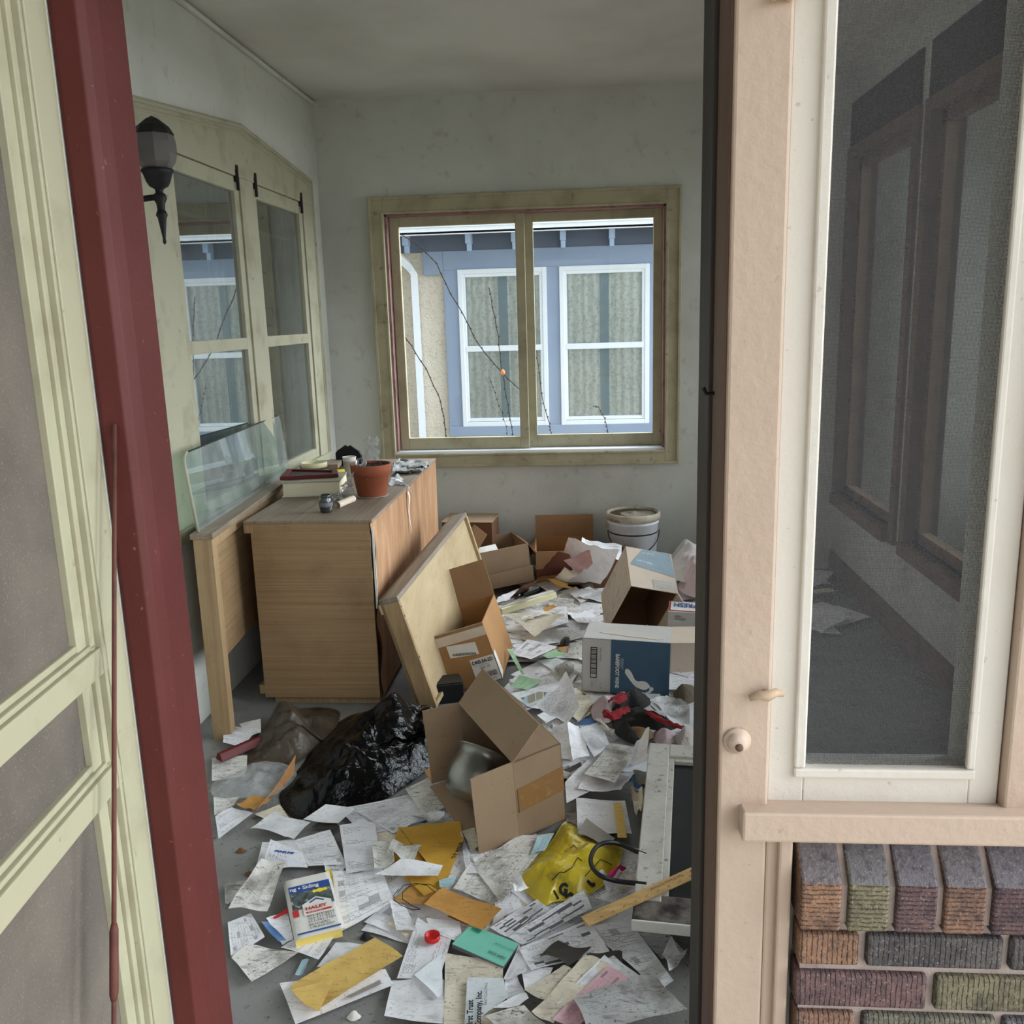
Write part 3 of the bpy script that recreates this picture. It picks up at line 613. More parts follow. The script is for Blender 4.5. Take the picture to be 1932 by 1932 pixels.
# bare vines climbing just outside the window
def c2(x, y): return (660+x*.3416, 300+y*.3416)
vines = [([(290, 420), (400, 490), (480, 575), (555, 745), (650, 900), (700, 1010), (780, 1110), (840, 1180), (950, 1285)], 'bare vine running diagonally across the left pane of the far window', .0035),
         ([(770, 710), (790, 820), (820, 980), (830, 1120), (860, 1270), (880, 1400), (900, 1520)], 'bare vine standing upright in the left pane with an orange leaf', .003),
         ([(310, 985), (340, 1030), (420, 1160), (490, 1300), (520, 1420), (530, 1530)], 'thick bare vine crossing the downspout at the lower left of the pane', .0038),
         ([(1030, 1060), (1045, 1180), (1070, 1350), (1100, 1460), (1115, 1515)], 'bare vine beside the meeting stile in the right pane', .003),
         ([(1345, 1365), (1375, 1370), (1405, 1430), (1422, 1500), (1428, 1530)], 'short bare vine tip at the bottom middle of the right pane', .0025),
         ([(770, 1200), (800, 1290), (840, 1400), (870, 1515)], 'thinnest bare vine in the left pane, left of the upright one', .0014)]
for pl, lab, r in vines:
    P = [aty(*c2(*p), 5.80) for p in pl]; Q = []
    for i in range(len(P)-1):
        for j in range(3):
            p = P[i].lerp(P[i+1], j/3); Q.append(p+V((random.uniform(-.004, .004), random.uniform(-.004, .004), 0)))
    Q.append(P[-1])
    if True: Q += [Q[-1]+V((.02, .02, -.5)), V((Q[-1].x+.05, Q[-1].y, -.6))]
    t = thing('bare_vine', lab, 'vine', Q[-1], 'bare vines outside the far window')
    bd = MB().tube(Q, r, 6)
    for q in Q[1:-1]: bd.lathe([(.0001, -.007), (.0055, 0), (.0001, .007)], q+V((random.choice((-1, 1))*.004, 0, 0)), 6)
    bd.build('stem', mt['vine'], t)
    if 'orange' in lab:
        p = aty(*c2(845, 1178), 5.79); MB().lathe([(.0001, -.02), (.012, -.012), (.015, 0), (.011, .012), (.0001, .02)], p, 10).build('orange_leaf', mt['orange'], t, smooth=True)

# trees out to the right
def tree(x, y, h, r, lab, n):
    t = thing('garden_tree', lab, 'tree', (x, y, -.6), 'trees outside the right windows')
    MB().tube([(x, y, -.6), (x+.05, y, h*.4), (x, y+.05, h*.75)], [.16, .12, .05], 8).build('trunk', mt['bark'], t)
    b = MB(); rr = random.Random(n)
    for i in range(5200):
        d = V((rr.gauss(0, 1), rr.gauss(0, 1), rr.gauss(0, 1))).normalized()*(rr.random()**.4)
        c = V((x, y, h*.62))+V((d.x*r, d.y*r, d.z*h*.48)); a = V((rr.gauss(0, 1), rr.gauss(0, 1), rr.gauss(0, 1))).normalized(); e = a.orthogonal().normalized(); s = rr.uniform(.08, .17)
        f = a.cross(e); b.add([c-e*s, c-f*s*.5, c+e*s, c+f*s*.5], [(0, 1, 2, 3)])
    b.build('leaves', mt['leaf'], t)
tree(3.5, 10.9, 5.4, 1.1, 'dense tree seen through the wire screen just right of the neighbour house', 1)
tree(4.7, 12.0, 6.2, 1.5, 'dense tree in the middle of the trees beyond the side windows', 2)
tree(6.3, 13.0, 6.0, 1.7, 'dense tree farthest right of the trees beyond the side windows', 3)
# roof over the porch with an unseen eave added to dim the entrance front
struct('roof', MB().box(XL-.5, XR+.45, -1.1, YF+.4, ZC+.12, ZC+.2), mt['darkwood'], 'porch roof above the ceiling with an unseen eave added to shade the entrance', 'roof')
# ================================================================== WALL LANTERN
t = thing('wall_lantern', 'black wall lantern with a faceted frosted globe on the left wall', 'lamp', (-1.40, 3.05, 1.82))
LX, LY = -1.40, 3.05
h8 = Matrix.Rotation(PI/8, 4, 'Z')
MB().lathe([(.064, 2.163), (.063, 2.168), (.050, 2.190), (.022, 2.212), (.004, 2.221), (.0001, 2.223)], (LX, LY, 0), 8, h8).build('cap', mt['black'], t)
MB().lathe([(.044, 2.058), (.060, 2.078), (.0675, 2.105), (.0675, 2.138), (.062, 2.164)], (LX, LY, 0), 8, h8).build('globe', mt['frost'], t)
MB().lathe([(.050, 2.058), (.052, 2.050), (.046, 2.042), (.038, 2.018), (.030, 2.004), (.014, 1.995), (.012, 1.985), (.02, 1.978), (.022, 1.965), (.014, 1.950), (.012, 1.930), (.016, 1.922), (.019, 1.913), (.014, 1.904), (.010, 1.875), (.005, 1.838), (.0065, 1.827), (.0001, 1.818)], (LX, LY, 0), 16).build('stem', mt['black'], t, smooth=True)
MB().tube([(XL+.012, LY-.0, 1.972), (XL+.07, LY, 1.966), (LX, LY, 1.972)], .010, 8).build('arm', mt['black'], t, smooth=True)
MB().lathe([(.05, 0), (.05, .01), (.035, .018), (.0001, .02)], (XL, LY, 1.97), 20, Matrix.Rotation(PI/2, 4, 'Y')).build('wall_plate', mt['black'], t, smooth=True)

# ================================================================== DRESSER, HEADBOARD, GLASS, TRAY
DX0, DX1, DY0, DY1, DZ = -1.342, -.846, 3.42, 4.99, .785
t = thing('dresser', 'light oak dresser turned sideways, its end facing the doorway', 'dresser', ((DX0+DX1)/2, 4.2, 0))
MB().box(DX0, DX1-.012, DY0, DY0+.02, .035, DZ-.012).build('end_panel', mt['oak'], t, .002)
MB().box(DX0, DX1-.012, DY1-.02, DY1, .035, DZ-.012).build('far_end_panel', mt['oak'], t, .002)
MB().box(DX0-.026, DX1, DY0-.004, DY1, DZ-.012, DZ).build('top', mt['oaktop'], t, .002)
MB().box(DX0-.026, DX0+.01, DY0-.002, DY1, DZ-.05, DZ-.0125).build('top_rail', mt['oakv'], t, .002)
MB().box(DX0-.026, DX0-.001, DY0+.012, DY0+.06, .045, .085).build('foot_rail', mt['oakv'], t, .002)
MB().box(DX0+.03, DX1-.02, DY0+.03, DY1-.03, 0, .04).build('plinth', mt['oakv'], t)
for k in range(3): MB().box(DX0-.004, DX0+.02, DY0+.03, DY1-.03, .09+.215*k, .29+.215*k).build('drawer_front', mt['oakv'], t, .003)
b = MB()
def plyf(u, v):
    y = DY0+.004+(DY1-DY0-.008)*u; z = .03+(DZ-.035)*v
    e = .010*max(0, 1-u*14)*(.5+.5*math.sin(z*31)) + .004*math.sin(z*17+y*3)*max(0, 1-u*5)
    return V((DX1-.004+e, y+.006*math.sin(z*47)*max(0, 1-u*30), z))
b.grid(plyf, 70, 40); b.build('plywood_back', mt['ply'], t, smooth=True)
b = MB(); b.grid(lambda u, v: plyf(u, v)-V((.007, 0, 0)), 20, 10); b.build('plywood_core', mt['carddk'], t)
b = MB()
for k in range(1): b.prism([(DX1-.001, DY0-.002, .42), (DX1+.004, DY0-.002, .45), (DX1+.006, DY0-.002, .60), (DX1+.002, DY0-.002, .76), (DX1-.004, DY0-.002, .76), (DX1-.004, DY0-.002, .42)], (0, .004, 0))
b.build('split_veneer_edge', mt['whiteink'], t)

yaw = math.radians(4.3)
MH = Matrix.Translation(V((-1.392, 3.10, 0))) @ Matrix.Rotation(yaw, 4, 'Z')
t = thing('headboard', 'narrow oak headboard standing on edge between the dresser and the left wall', 'headboard', (-1.392, 3.10, 0))
MB().box(-.042, .028, 0, .05, 0, .79, MH).build('post', mt['oakv'], t, .002)
MB().box(-.042, .028, 1.24, 1.29, 0, .79, MH).build('post', mt['oakv'], t, .002)
MB().box(-.05, .034, -.006, 1.30, .79, .812, MH).build('top_rail', mt['oaktop'], t, .003)
MB().box(.0, .020, .05, 1.24, .75, .79, MH).build('upper_cleat', mt['oakv'], t, .002)
MB().box(-.012, .004, .05, 1.24, .30, .75, MH).build('panel', mt['oak'], t, .002)

# thick glass sheet on the headboard, leaning on the casement
g0, g1 = V((-1.425, 3.13, .812)), V((-1.515, 4.46, .812)); gu = (g1-g0).normalized(); gl_ = (g1-g0).length
gup = V((-.10, 0, 1)).normalized(); gn = gu.cross(gup).normalized()
pts = [(0, 0), (gl_, 0), (gl_, .275), (gl_-.03, .29)]; pts += [(.045*(1-math.sin(a)), .245+.045*math.cos(a)) for a in [PI/2*k/6 for k in range(7)]]
t = thing('glass_sheet', 'thick glass sheet with a rounded corner standing on the headboard', 'glass sheet', (g0+g1)/2)
pane = [g0+gu*x+gup*z for x, z in pts]
MB().add(pane, [tuple(range(len(pane)))]).build('pane', mt['glassg'], t)
MB().tube(pane[4:]+[pane[0]], .006, 8).build('pale_edge', mt['cream'], t, smooth=True)
MB().tube([pane[3], pane[4]], .003, 6).build('top_edge', mt['darkwood'], t, smooth=True)

# shallow birch tray/drawer leaning on the dresser
MT = Matrix.Translation(V((-.683, 3.344, .012))) @ Euler([math.radians(a) for a in (4.5, -15.2, -7.5)]).to_matrix().to_4x4()
t = thing('wooden_drawer_frame', 'shallow birch drawer frame leaning against the plywood side of the dresser', 'drawer', (-.66, 3.9, 0))
W, L, HH = .078, 1.15, .49
MB().box(.0, .012, .0, L, .0, HH, MT).build('back_sheet', mt['oak'], t)
MB().box(.050, .062, .016, L-.016, .016, HH-.03, MT).build('panel', mt['pine'], t)
MB().box(0, W, 0, L, HH-.02, HH, MT).build('top_board', mt['pinetop'], t, .002)
MB().box(0, W, 0, .018, 0, HH-.0205, MT).build('near_end_board', mt['oakv'], t, .002)
MB().box(0, W, L-.018, L, 0, HH-.0205, MT).build('far_end_board', mt['pine'], t, .002)
MB().box(0, W, .0185, L-.0185, 0, .018, MT).build('bottom_board', mt['pine'], t, .002)
MB().box(-.010, .0, 0, .02, HH-.06, HH-.0205, MT).build('corner_block', mt['pine'], t, .001)
for zz in (.44, .40, .22): MB().box(W-.0005, W+.001, .006, .010, zz, zz+.008, MT).build('nail', mt['black'], t)

# ---- on the dresser
ZT = DZ
def onD(px, py, z=ZT): return atz(px, py, z)
t = thing('thick_book', 'thick cream paged book lying on the dresser under a dark red frame', 'book', (-1.22, 4.0, ZT), 'things lying on the dresser')
MBk = Matrix.Translation(V((-1.362, 3.90, ZT+.001))) @ Matrix.Rotation(math.radians(7), 4, 'Z')
MB().box(.0, .252, .003, .235, .005, .061, MBk).build('pages', mt['pages'], t)
MB().box(-.006, .256, 0, .24, 0, .004, MBk).build('lower_cover', mt['whiteink'], t)
MB().box(-.006, .256, 0, .24, .062, .067, MBk).build('upper_cover', mt['cream'], t)
zt = ZT+.069
a, bb, c, d = (atz(*cd_(245, 440), zt), atz(*cd_(808, 410), zt), atz(*cd_(800, 372), zt), atz(*cd_(315, 360), zt))
ctr = (a+bb+c+d)/4
t = thing('picture_frame', 'dark red lacquered frame lying flat on the thick book', 'picture frame', ctr, 'things lying on the dresser')
def rim(q, w, h, name, mat, par):
    q = [V(p) for p in q]; cc_ = sum(q, V())/4; mb = MB()
    inn = [p.lerp(cc_, w) for p in q]; up = V((0, 0, h))
    for i in range(4):
        j = (i+1) % 4; mb.hexa([q[i], q[j], inn[j], inn[i]], [q[i]+up, q[j]+up, inn[j]+up, inn[i]+up])
    return mb.build(name, mat, par, .002)
rim((a, bb, c, d), .22, .017, 'frame_moulding', mt['darkred'], t)
MB().slab((a+V((.01, .01, .002)), bb+V((-.01, .01, .002)), c+V((-.01, -.01, .002)), d+V((.01, -.01, .002))), .006).build('backing', mt['darkwood'], t)
z2 = ZT+.002
def flat(name, lab, cat, q, th, mat, grp=None, par=None):
    q = [V(p) for p in q]
    t = thing(name, lab, cat, sum(q, V())/4, grp); MB().slab(q, th).build('cover', mat, t, .001); return t
flat('magazine', 'stack of dusty magazines lying behind the thick book', 'magazine', [onD(*cd_(440, 345), .80), onD(*cd_(800, 330), .80), onD(*cd_(840, 285), .80), onD(*cd_(540, 290), .80)], .025, mt['oaktop'], 'things lying on the dresser')
flat('seed_packet', 'small yellow packet sticking out beside the dark red frame', 'packet', [onD(*cd_(770, 402), .83), onD(*cd_(862, 395), .83), onD(*cd_(866, 352), .83), onD(*cd_(790, 358), .83)], .012, mt['yellowink'], 'things lying on the dresser')
flat('wood_offcut', 'grey flat board lying at the back left of the dresser top', 'board', [onD(*cd_(650, 305), .79), onD(*cd_(760, 300), .79), onD(*cd_(815, 252), .79), onD(*cd_(730, 255), .79)], .012, mt['oaktop'], 'things lying on the dresser')
p = onD(593, 881, .825)
t = thing('tin_lid', 'round cream tin lid behind the thick book', 'tin lid', p, 'things lying on the dresser')
MB().lathe([(.064, 0), (.066, .004), (.066, .024), (.062, .026), (.060, .006), (.0001, .005)], p, 28).build('lid', mt['creammetal'], t, smooth=True)
p = V((-1.073, 3.575, ZT))
t = thing('glass_jar', 'small dark glass jar at the front of the dresser top', 'jar', p, 'things lying on the dresser')
MB().lathe([(.020, 0), (.024, .004), (.0265, .02), (.027, .045), (.0255, .058), (.023, .066), (.0245, .068), (.0245, .073), (.022, .074), (.0205, .06), (.0001, .058)], p, 24).build('body', mt['jar'], t, smooth=True)
MB().lathe([(.0268, .026), (.0278, .027), (.0278, .042), (.0268, .043)], p, 24, cap=False).build('label_band', mt['greyink'], t, smooth=True)
t = thing('cardboard_tube', 'short cardboard tube lying open end forward beside the jar', 'tube', (-1.03, 3.70, ZT), 'things lying on the dresser')
p0, p1 = V((-1.045, 3.645, ZT+.015)), V((-1.012, 3.78, ZT+.015))
MB().tube([p0, p1], .0145, 16, False).tube([p0, p1], .0105, 16, False).build('tube_wall', mt['cardwh'], t, smooth=True)
p = V((-.958, 3.91, ZT))
t = thing('terracotta_pot', 'terracotta flower pot full of dry soil on the dresser', 'flower pot', p, 'things lying on the dresser')
MB().lathe([(.0001, 0), (.060, 0), (.064, .004), (.080, .098), (.083, .099), (.0875, .10), (.091, .142), (.091, .147), (.085, .147), (.082, .11), (.0001, .108)], p, 40).build('pot_body', mt['terra'], t, smooth=True)
b = MB(); b.grid(lambda u, v: p+V((.084*(2*u-1)*math.sqrt(max(0, 1-.5*(2*v-1)**2)), .084*(2*v-1)*math.sqrt(max(0, 1-.5*(2*u-1)**2)), .134+.012*fbm((u, v, 0), 9)+.012*(u-.3))), 24, 24); b.build('soil', mt['soil'], t, smooth=True)
MB().lathe([(.0001, 0), (.068, 0), (.072, .004), (.07, .006), (.0001, .006)], p+V((0, 0, -.0)), 32).build('saucer', mt['plastic'], t)
t = thing('metal_cup', 'shiny little metal cup tipped into the flower pot', 'cup', p+V((-.05, -.02, .145)), 'things lying on the dresser')
MB().lathe([(.012, 0), (.016, .004), (.022, .04), (.024, .046), (.022, .046), (.014, .006), (.0001, .004)], p+V((-.048, .005, .135)), 20, Matrix.Rotation(math.radians(62), 4, 'X') @ Matrix.Rotation(.3, 4, 'Y')).build('cup_wall', mt['silver'], t, smooth=True)
p = onD(*cd_(920, 385))
t = thing('paper_cup', 'dull white cup standing behind the left of the flower pot', 'cup', p, 'things lying on the dresser')
MB().lathe([(.028, 0), (.034, .09), (.036, .092), (.034, .094), (.03, .02), (.0001, .015)], p, 24).build('cup_wall', mt['whiteink'], t, smooth=True)
p = onD(*cd_(905, 300)); t = thing('scalloped_bookend', 'black scalloped metal plate standing behind the flower pot', 'bookend', p, 'things lying on the dresser')
pr_ = [(-.10, 0), (.10, 0), (.10, .06)]+[(.10-.02*k, .06+.045*math.sin(PI*k/10)+.012*abs(math.sin(PI*k/2.5))) for k in range(1, 10)]+[(-.10, .07)]
MB().prism([p+V((x*.75, -.2*x, z)) for x, z in pr_], (.004, .014, 0)).build('plate', mt['black'], t, .002)
b = MB()
def crump(q, n, h, sc, seed, mb=None, nx=18, ny=18, lift=0.):
    q = [V(x) for x in q]; mb = mb or MB()
    def fn(u, v):
        x = bil(q, u, v); e = min(u, 1-u, v, 1-v)
        k = ridge(x, sc, seed); f = fbm(x, sc*1.7, seed+9)
        return x + V((f*h*.5, f*h*.4, abs(k-.6)*h + h*.3*f + lift*math.sin(PI*u)*math.sin(PI*v)))
    return mb.grid(fn, nx, ny)
t = thing('cellophane', 'crumpled grey cellophane against the left of the flower pot', 'wrapper', onD(*cd_(900, 600)), 'plastic wraps on the dresser')
crump([onD(*cd_(830, 600)), onD(*cd_(950, 625)), onD(*cd_(950, 560), .83)+V((0, 0, .055)), onD(*cd_(850, 560), .83)+V((0, 0, .01))], 0, .03, 16, 3).build('wrap', mt['foil'], t, smooth=True)
t = thing('cellophane', 'low grey plastic scrap between the jar and the pot', 'wrapper', onD(*cd_(800, 600)), 'plastic wraps on the dresser')
crump([onD(*cd_(700, 640)), onD(*cd_(850, 640)), onD(*cd_(870, 580)), onD(*cd_(750, 590))], 0, .016, 22, 5).build('wrap', mt['foil'], t, smooth=True)
t = thing('plastic_sheet', 'wad of clear plastic hanging over the plywood edge beside the pot', 'plastic sheet', onD(*cd_(1450, 470)), 'plastic wraps on the dresser')
crump([onD(*cd_(1295, 490)), onD(*cd_(1460, 492)), V((-.818, 4.13, .752)), onD(*cd_(1380, 400))], 0, .022, 15, 7).build('wrap', film('clear_film_bright', (226, 228, 232), .6, .2), t, smooth=True)
t = thing('plastic_sheet', 'wad of clear film poking up behind the flower pot soil', 'plastic sheet', onD(*cd_(1120, 300)), 'plastic wraps on the dresser')
crump([onD(*cd_(1050, 300)), onD(*cd_(1200, 300)), onD(*cd_(1200, 290))+V((0, 0, .12)), onD(*cd_(1060, 290))+V((0, 0, .13))], 0, .03, 14, 8).build('wrap', mt['plastic'], t, smooth=True)
for (pts, lab, sd) in (([(1320, 400), (1610, 372), (1690, 290), (1340, 300)], 'wide crumpled newspaper at the back right of the dresser top', 41), ([(1330, 330), (1640, 345), (1680, 280), (1400, 262)], 'smaller grey newspaper behind the wide one on the dresser', 43)):
    q = [onD(*cd_(*p)) for p in pts]; t = thing('newspaper', lab, 'newspaper', sum(q, V())/4, 'things lying on the dresser')
    crump(q, 0, .022, 12, sd, nx=22, ny=22).build('pages', PN, t, smooth=True)
q = [onD(*cd_(1390, 250), .80), onD(*cd_(1480, 262), .80), onD(*cd_(1478, 246), .80), onD(*cd_(1400, 230), .80)]
flat('black_strip', 'small black curled strip at the back of the dresser top', 'strip', q, .004, mt['black'], 'things lying on the dresser')
t = thing('hanging_strip', 'thin whitish strip hanging down the plywood side of the dresser', 'strip', (DX1+.004, 4.16, .56))
b = MB(); b.grid(lambda u, v: V((DX1+.006+.004*math.sin(v*9), 4.13+.022*(u-.5)*(1.2-v)+.02*v+.006*math.sin(v*14), .76-.21*v)), 2, 24); b.build('strip', mt['whiteink'], t, smooth=True)

# ================================================================== PAPER
def sheet(name, lab, q, mat, curl=.004, group='loose papers on the floor', cat='paper', n=9, seed=None, bend=0., lift=(0, 0, 0, 0), fold=None):
    """q: four corners in order u0v0, u1v0, u1v1, u0v1"""
    q = [V(p)+V((0, 0, l)) for p, l in zip(q, lift)]; seed = seed if seed is not None else random.uniform(0, 90)
    def fn(u, v):
        p = bil(q, u, v); e = max(abs(u-.5), abs(v-.5))*2
        z = abs(fbm((p.x, p.y, seed), 7, seed))*curl*1.4 + curl*e**3*(.5+.5*math.sin(seed+u*3+v*5)) + bend*4*u*(1-u)
        if fold: z += fold[2]*max(0, 1-abs((u if fold[0] == 'u' else v)-fold[1])/.35)
        return p+V((0, 0, z))
    o = MB().grid(fn, n, n).build(name, mat, smooth=True)
    return tag(o, lab, cat, group)
def zq(f, pts, z): return [atz(*f(*p), z) for p in pts]
idf = lambda x, y: (x, y)
z0 = .004
def P(f, pts, lev, mat, lab, name='paper_sheet', cat='paper', **kw):
    q = zq(f, pts, z0+.0032*lev); far = min(1., max(0., (sum(p.y for p in q)/4-2.62)/.25)) if sum(p.x for p in q)/4 > -.72 else 0.
    return sheet(name, lab, zq(f, pts, z0+.0032*lev+.032*far), mat, cat=cat, **kw)
G = 'loose papers on the floor'
# left edge and beside the bags
P(cl, [(0, 330), (430, 300), (420, 560), (0, 620)], 1, PD, 'dirty sheet beside the dark red stick at the left edge')
P(cl, [(140, -60), (560, 70), (380, 200), (140, 180)], 3, PT, 'bent sheet by the foot of the headboard post', lift=(0, .03, 0, .01))
P(cl, [(330, -80), (600, -60), (600, 60), (440, 80)], 4, PW, 'pale sheet tucked between headboard post and olive bag', lift=(0, .03, .01, 0))
P(cl, [(20, 810), (340, 820), (270, 900), (30, 1040)], 2, PD, 'grimy sheet under the clear plastic bag')
P(cl, [(40, 1050), (240, 925), (500, 1010), (80, 1310)], 3, PT, 'sheet with a small blue logo under the orange envelope at the left')
P(cl, [(520, 1010), (820, 900), (960, 1080), (640, 1080)], 2, PC, 'dingy scrap in front of the black bag, right of the orange envelope')
P(cl, [(1110, 1090), (1390, 970), (1750, 985), (1540, 1125)], 4, PW, 'bluish sheet just in front of the black bag, tented at one edge', lift=(0, .022, .01, .0))
P(cl, [(465, 1185), (760, 1015), (1200, 1130), (1000, 1330)], 5, PW, 'blank pointed sheet lying alone over the bare grey floor', curl=.008)
P(c7, [(655, 235), (935, 140), (1065, 430), (765, 435)], 3, PF, 'faint printed sheet below the dark gap in front of the black bag')
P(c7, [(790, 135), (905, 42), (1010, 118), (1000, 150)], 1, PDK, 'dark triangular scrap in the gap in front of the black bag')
P(c7, [(1140, 0), (1400, -70), (1650, 60), (1440, 180)], 3, PF, 'printed sheet between the black bag and the yellow mailer')
P(c7, [(1010, 110), (1290, 85), (1345, 455), (1065, 490)], 6, PT, 'long upright printed sheet left of the yellow mailer')
P(c7, [(1530, 5), (1850, 20), (1835, 45), (1710, 105)], 5, PW, 'flattened folded sheet above the yellow mailer', curl=.012)
P(c7, [(1250, 120), (1480, 130), (1420, 300), (1310, 250)], 2, PC, 'stained scrap tucked under the top of the yellow mailer')
P(c7, [(360, 425), (400, 250), (655, 232), (765, 440)], 2, PW, 'blank white envelope back behind the blue headed letter', name='envelope', cat='envelope')
o = P(c7, [(400, 470), (470, 300), (720, 340), (760, 450)], 6, PT, 'letter with a blue heading above the big curled envelope', lift=(.01, .03, .004, 0))
txt(o, 'PRIMELINE', atz(*c7(490, 318), z0+.052), atz(*c7(620, 332), z0+.03)-atz(*c7(490, 315), z0+.03), V((0, 1, 0)), .013, mt['blueink'], bold=.001)
P(c7, [(100, 575), (275, 552), (215, 725), (105, 730)], 1, PD, 'small dirty card at the left beside the red jamb')
P(c7, [(130, 780), (405, 468), (590, 490), (440, 800)], 8, PD, 'big dirty envelope with a curled white edge left of the directory', name='envelope', cat='envelope', lift=(0, .03, .03, 0), curl=.01)
P(c7, [(150, 1150), (125, 880), (310, 810), (420, 1000)], 3, PF, 'form with a dark green tab at the lower left', curl=.003)
P(c7, [(150, 1155), (290, 1050), (690, 1130), (315, 1350)], 4, PD, 'grubby printed sheet lying alone at the lower left, corner on bare floor')
P(c7, [(390, 880), (440, 870), (590, 1030), (530, 1045)], 6, PBL, 'pale blue printed strip left of the directory', name='paper_strip', n=4)
P(c7, [(430, 850), (600, 800), (645, 1020), (560, 1060)], 4, PW, 'white card slipped under the left of the directory', name='card', cat='card')
P(c7, [(480, 845), (590, 765), (620, 800), (520, 850)], 5, [mt['redink']][0], 'small red scrap under the left edge of the directory', name='paper_scrap', n=3)
P(c7, [(545, 1080), (655, 1020), (1000, 945), (845, 1175)], 3, PT, 'printed sheet poking out below the directory')
P(c7, [(955, 480), (1340, 440), (1440, 715), (1000, 965)], 4, PF, 'large bluish sheet right of the directory', curl=.003)
P(c7, [(870, 330), (1080, 420), (1000, 520), (900, 480)], 3, PF, 'sheet with a small dark tab above the directory')
P(c7, [(830, 1240), (980, 1035), (1210, 1060), (1020, 1200)], 2, PW, 'plain sheet under the far end of the long yellow envelope')
P(c7, [(660, 1310), (710, 1175), (770, 1170), (720, 1300)], 1, PS, 'narrow ruled slip on bare floor above the long yellow envelope', name='paper_slip', n=3)
o = P(c7, [(535, 1362), (1375, 1255), (1445, 1378), (662, 1685)], 3, PW, 'white window envelope under the long yellow envelope', name='window_envelope', cat='envelope', curl=.003)
q = zq(c7, [(1050, 1468), (1330, 1330), (1342, 1362), (1100, 1470)], z0+.016); MB().add(q, [(0, 1, 2, 3)]).build('window', PGY, o)
o = P(c7, [(620, 1405), (1290, 1000), (1512, 1155), (850, 1575)], 6, PE, 'long pale yellow envelope lying over the white window envelope', name='envelope', cat='envelope', curl=.006)
q = zq(c7, [(620, 1405), (960, 1325), (850, 1575), (735, 1525)], z0+.035); MB().slab(q, .001).build('flap', PE, o)
P(c7, [(1365, 1630), (1430, 1335), (1840, 1340), (1840, 1690)], 3, PW, 'soiled white envelope with a sealed flap at the bottom', name='envelope', cat='envelope', curl=.004)
P(c7, [(1600, 1290), (1820, 1150), (1830, 1450), (1790, 1478)], 6, PWB, 'clean pale blue envelope flap right of the long yellow envelope', name='envelope', cat='envelope', n=5)
P(c7, [(1465, 1320), (1630, 840), (1900, 1000), (1800, 1340)], 4, PT, 'statement sheet lying under the red bottle cap', curl=.002)
P(c7, [(1700, 850), (1960, 870), (1990, 1060), (1730, 960)], 3, PW, 'bluish sheet peeping out under the orange envelope')
P(c7, [(1380, 880), (1480, 850), (1660, 900), (1560, 1010)], 2, PC, 'cream card stub beside the bare floor right of the directory', n=4)
P(c7, [(1410, 720), (1540, 760), (1625, 950), (1460, 940)], 4, PT, 'narrow ruled sheet below the wire loop')
P(c7, [(1290, 490), (1270, 268), (1430, 262), (1450, 440)], 8, PD, 'torn envelope piece at the left corner of the yellow mailer', name='envelope', cat='envelope', curl=.014)
P(c7, [(1400, 330), (1440, 262), (1665, 310), (1560, 450)], 9, PD, 'torn dirty envelope lying on the yellow mailer', name='envelope', cat='envelope', curl=.014)
P(c7, [(1290, 500), (1500, 430), (1830, 432), (1790, 518)], 11, PW, 'clean white folded sheet on the lower edge of the yellow mailer', lift=(0, .02, 0, 0))
o = P(idf, [(752, 1562), (868, 1556), (876, 1585), (838, 1676)], 5, PY, 'large padded yellow mailer below the fallen carton', name='padded_mailer', cat='envelope', curl=.008)
q4 = zq(idf, [(732, 1628), (752, 1562), (840, 1676), (800, 1690)], z0+.017); MB().slab([q4[0], q4[3], q4[2], q4[1]], .003).build('lower_part', PY, o)
txt(o, 'THE MAILER', atz(*c6(215, 1195), .034), atz(*c6(275, 1050), .03)-atz(*c6(200, 1190), .03), V((-1, .3, 0)), .016, mt['ink'], bold=.0006)
P(idf, [(742, 1700), (790, 1656), (832, 1674), (802, 1712)], 4, PM, 'mustard envelope corner inside the wire loop', name='envelope', cat='envelope')
P(idf, [(868, 1570), (882, 1600), (905, 1650), (880, 1650)], 4, PF, 'printed sheet between the yellow mailer and the carton flap')
P(c6, [(265, 1000), (355, 980), (385, 1110), (330, 1135)], 5, PC, 'grey card scrap at the carton corner beside the mailer', n=4)
P(c6, [(105, 1345), (230, 1320), (190, 1400), (110, 1395)], 7, PS, 'pale blue torn slip above the orange envelope', name='paper_slip', n=4)
o = P(c6, [(0, 1525), (130, 1398), (548, 1562), (410, 1695)], 8, PM, 'stained orange envelope between the wire loop and the mint booklet', name='envelope', cat='envelope', curl=.008)
P(c8, [(60, 590), (230, 345), (480, 500), (330, 690)], 3, PD, 'muddy sheet right of the orange envelope')
P(c8, [(200, 400), (560, 190), (830, 165), (420, 700)], 4, PD, 'muddy printed sheet below the big carton panel')
P(c8, [(650, 320), (700, 205), (830, 165), (755, 300)], 6, PS, 'teal printed receipt in front of the carton', name='receipt', cat='receipt', n=5)
P(c8, [(380, 700), (490, 660), (520, 760), (360, 860)], 2, PW, 'bluish white scrap below the muddy sheet by the yellow bag', n=5)
P(c8, [(340, 890), (700, 665), (785, 745), (480, 960)], 4, PB, 'narrow statement lying below the yellow bag')
P(c8, [(480, 960), (1050, 605), (1115, 745), (590, 1020)], 6, PB, 'statement with black blocks beside the end of the wooden ruler')
P(c8, [(1050, 880), (1400, 830), (1735, 1290), (1640, 1360)], 5, PF, 'large ruled form at the lower right below the ruler', curl=.003)
P(c8, [(560, 1045), (1090, 830), (1260, 1080), (650, 1210)], 8, PB, 'statement lying partly under the dark felt scrap')
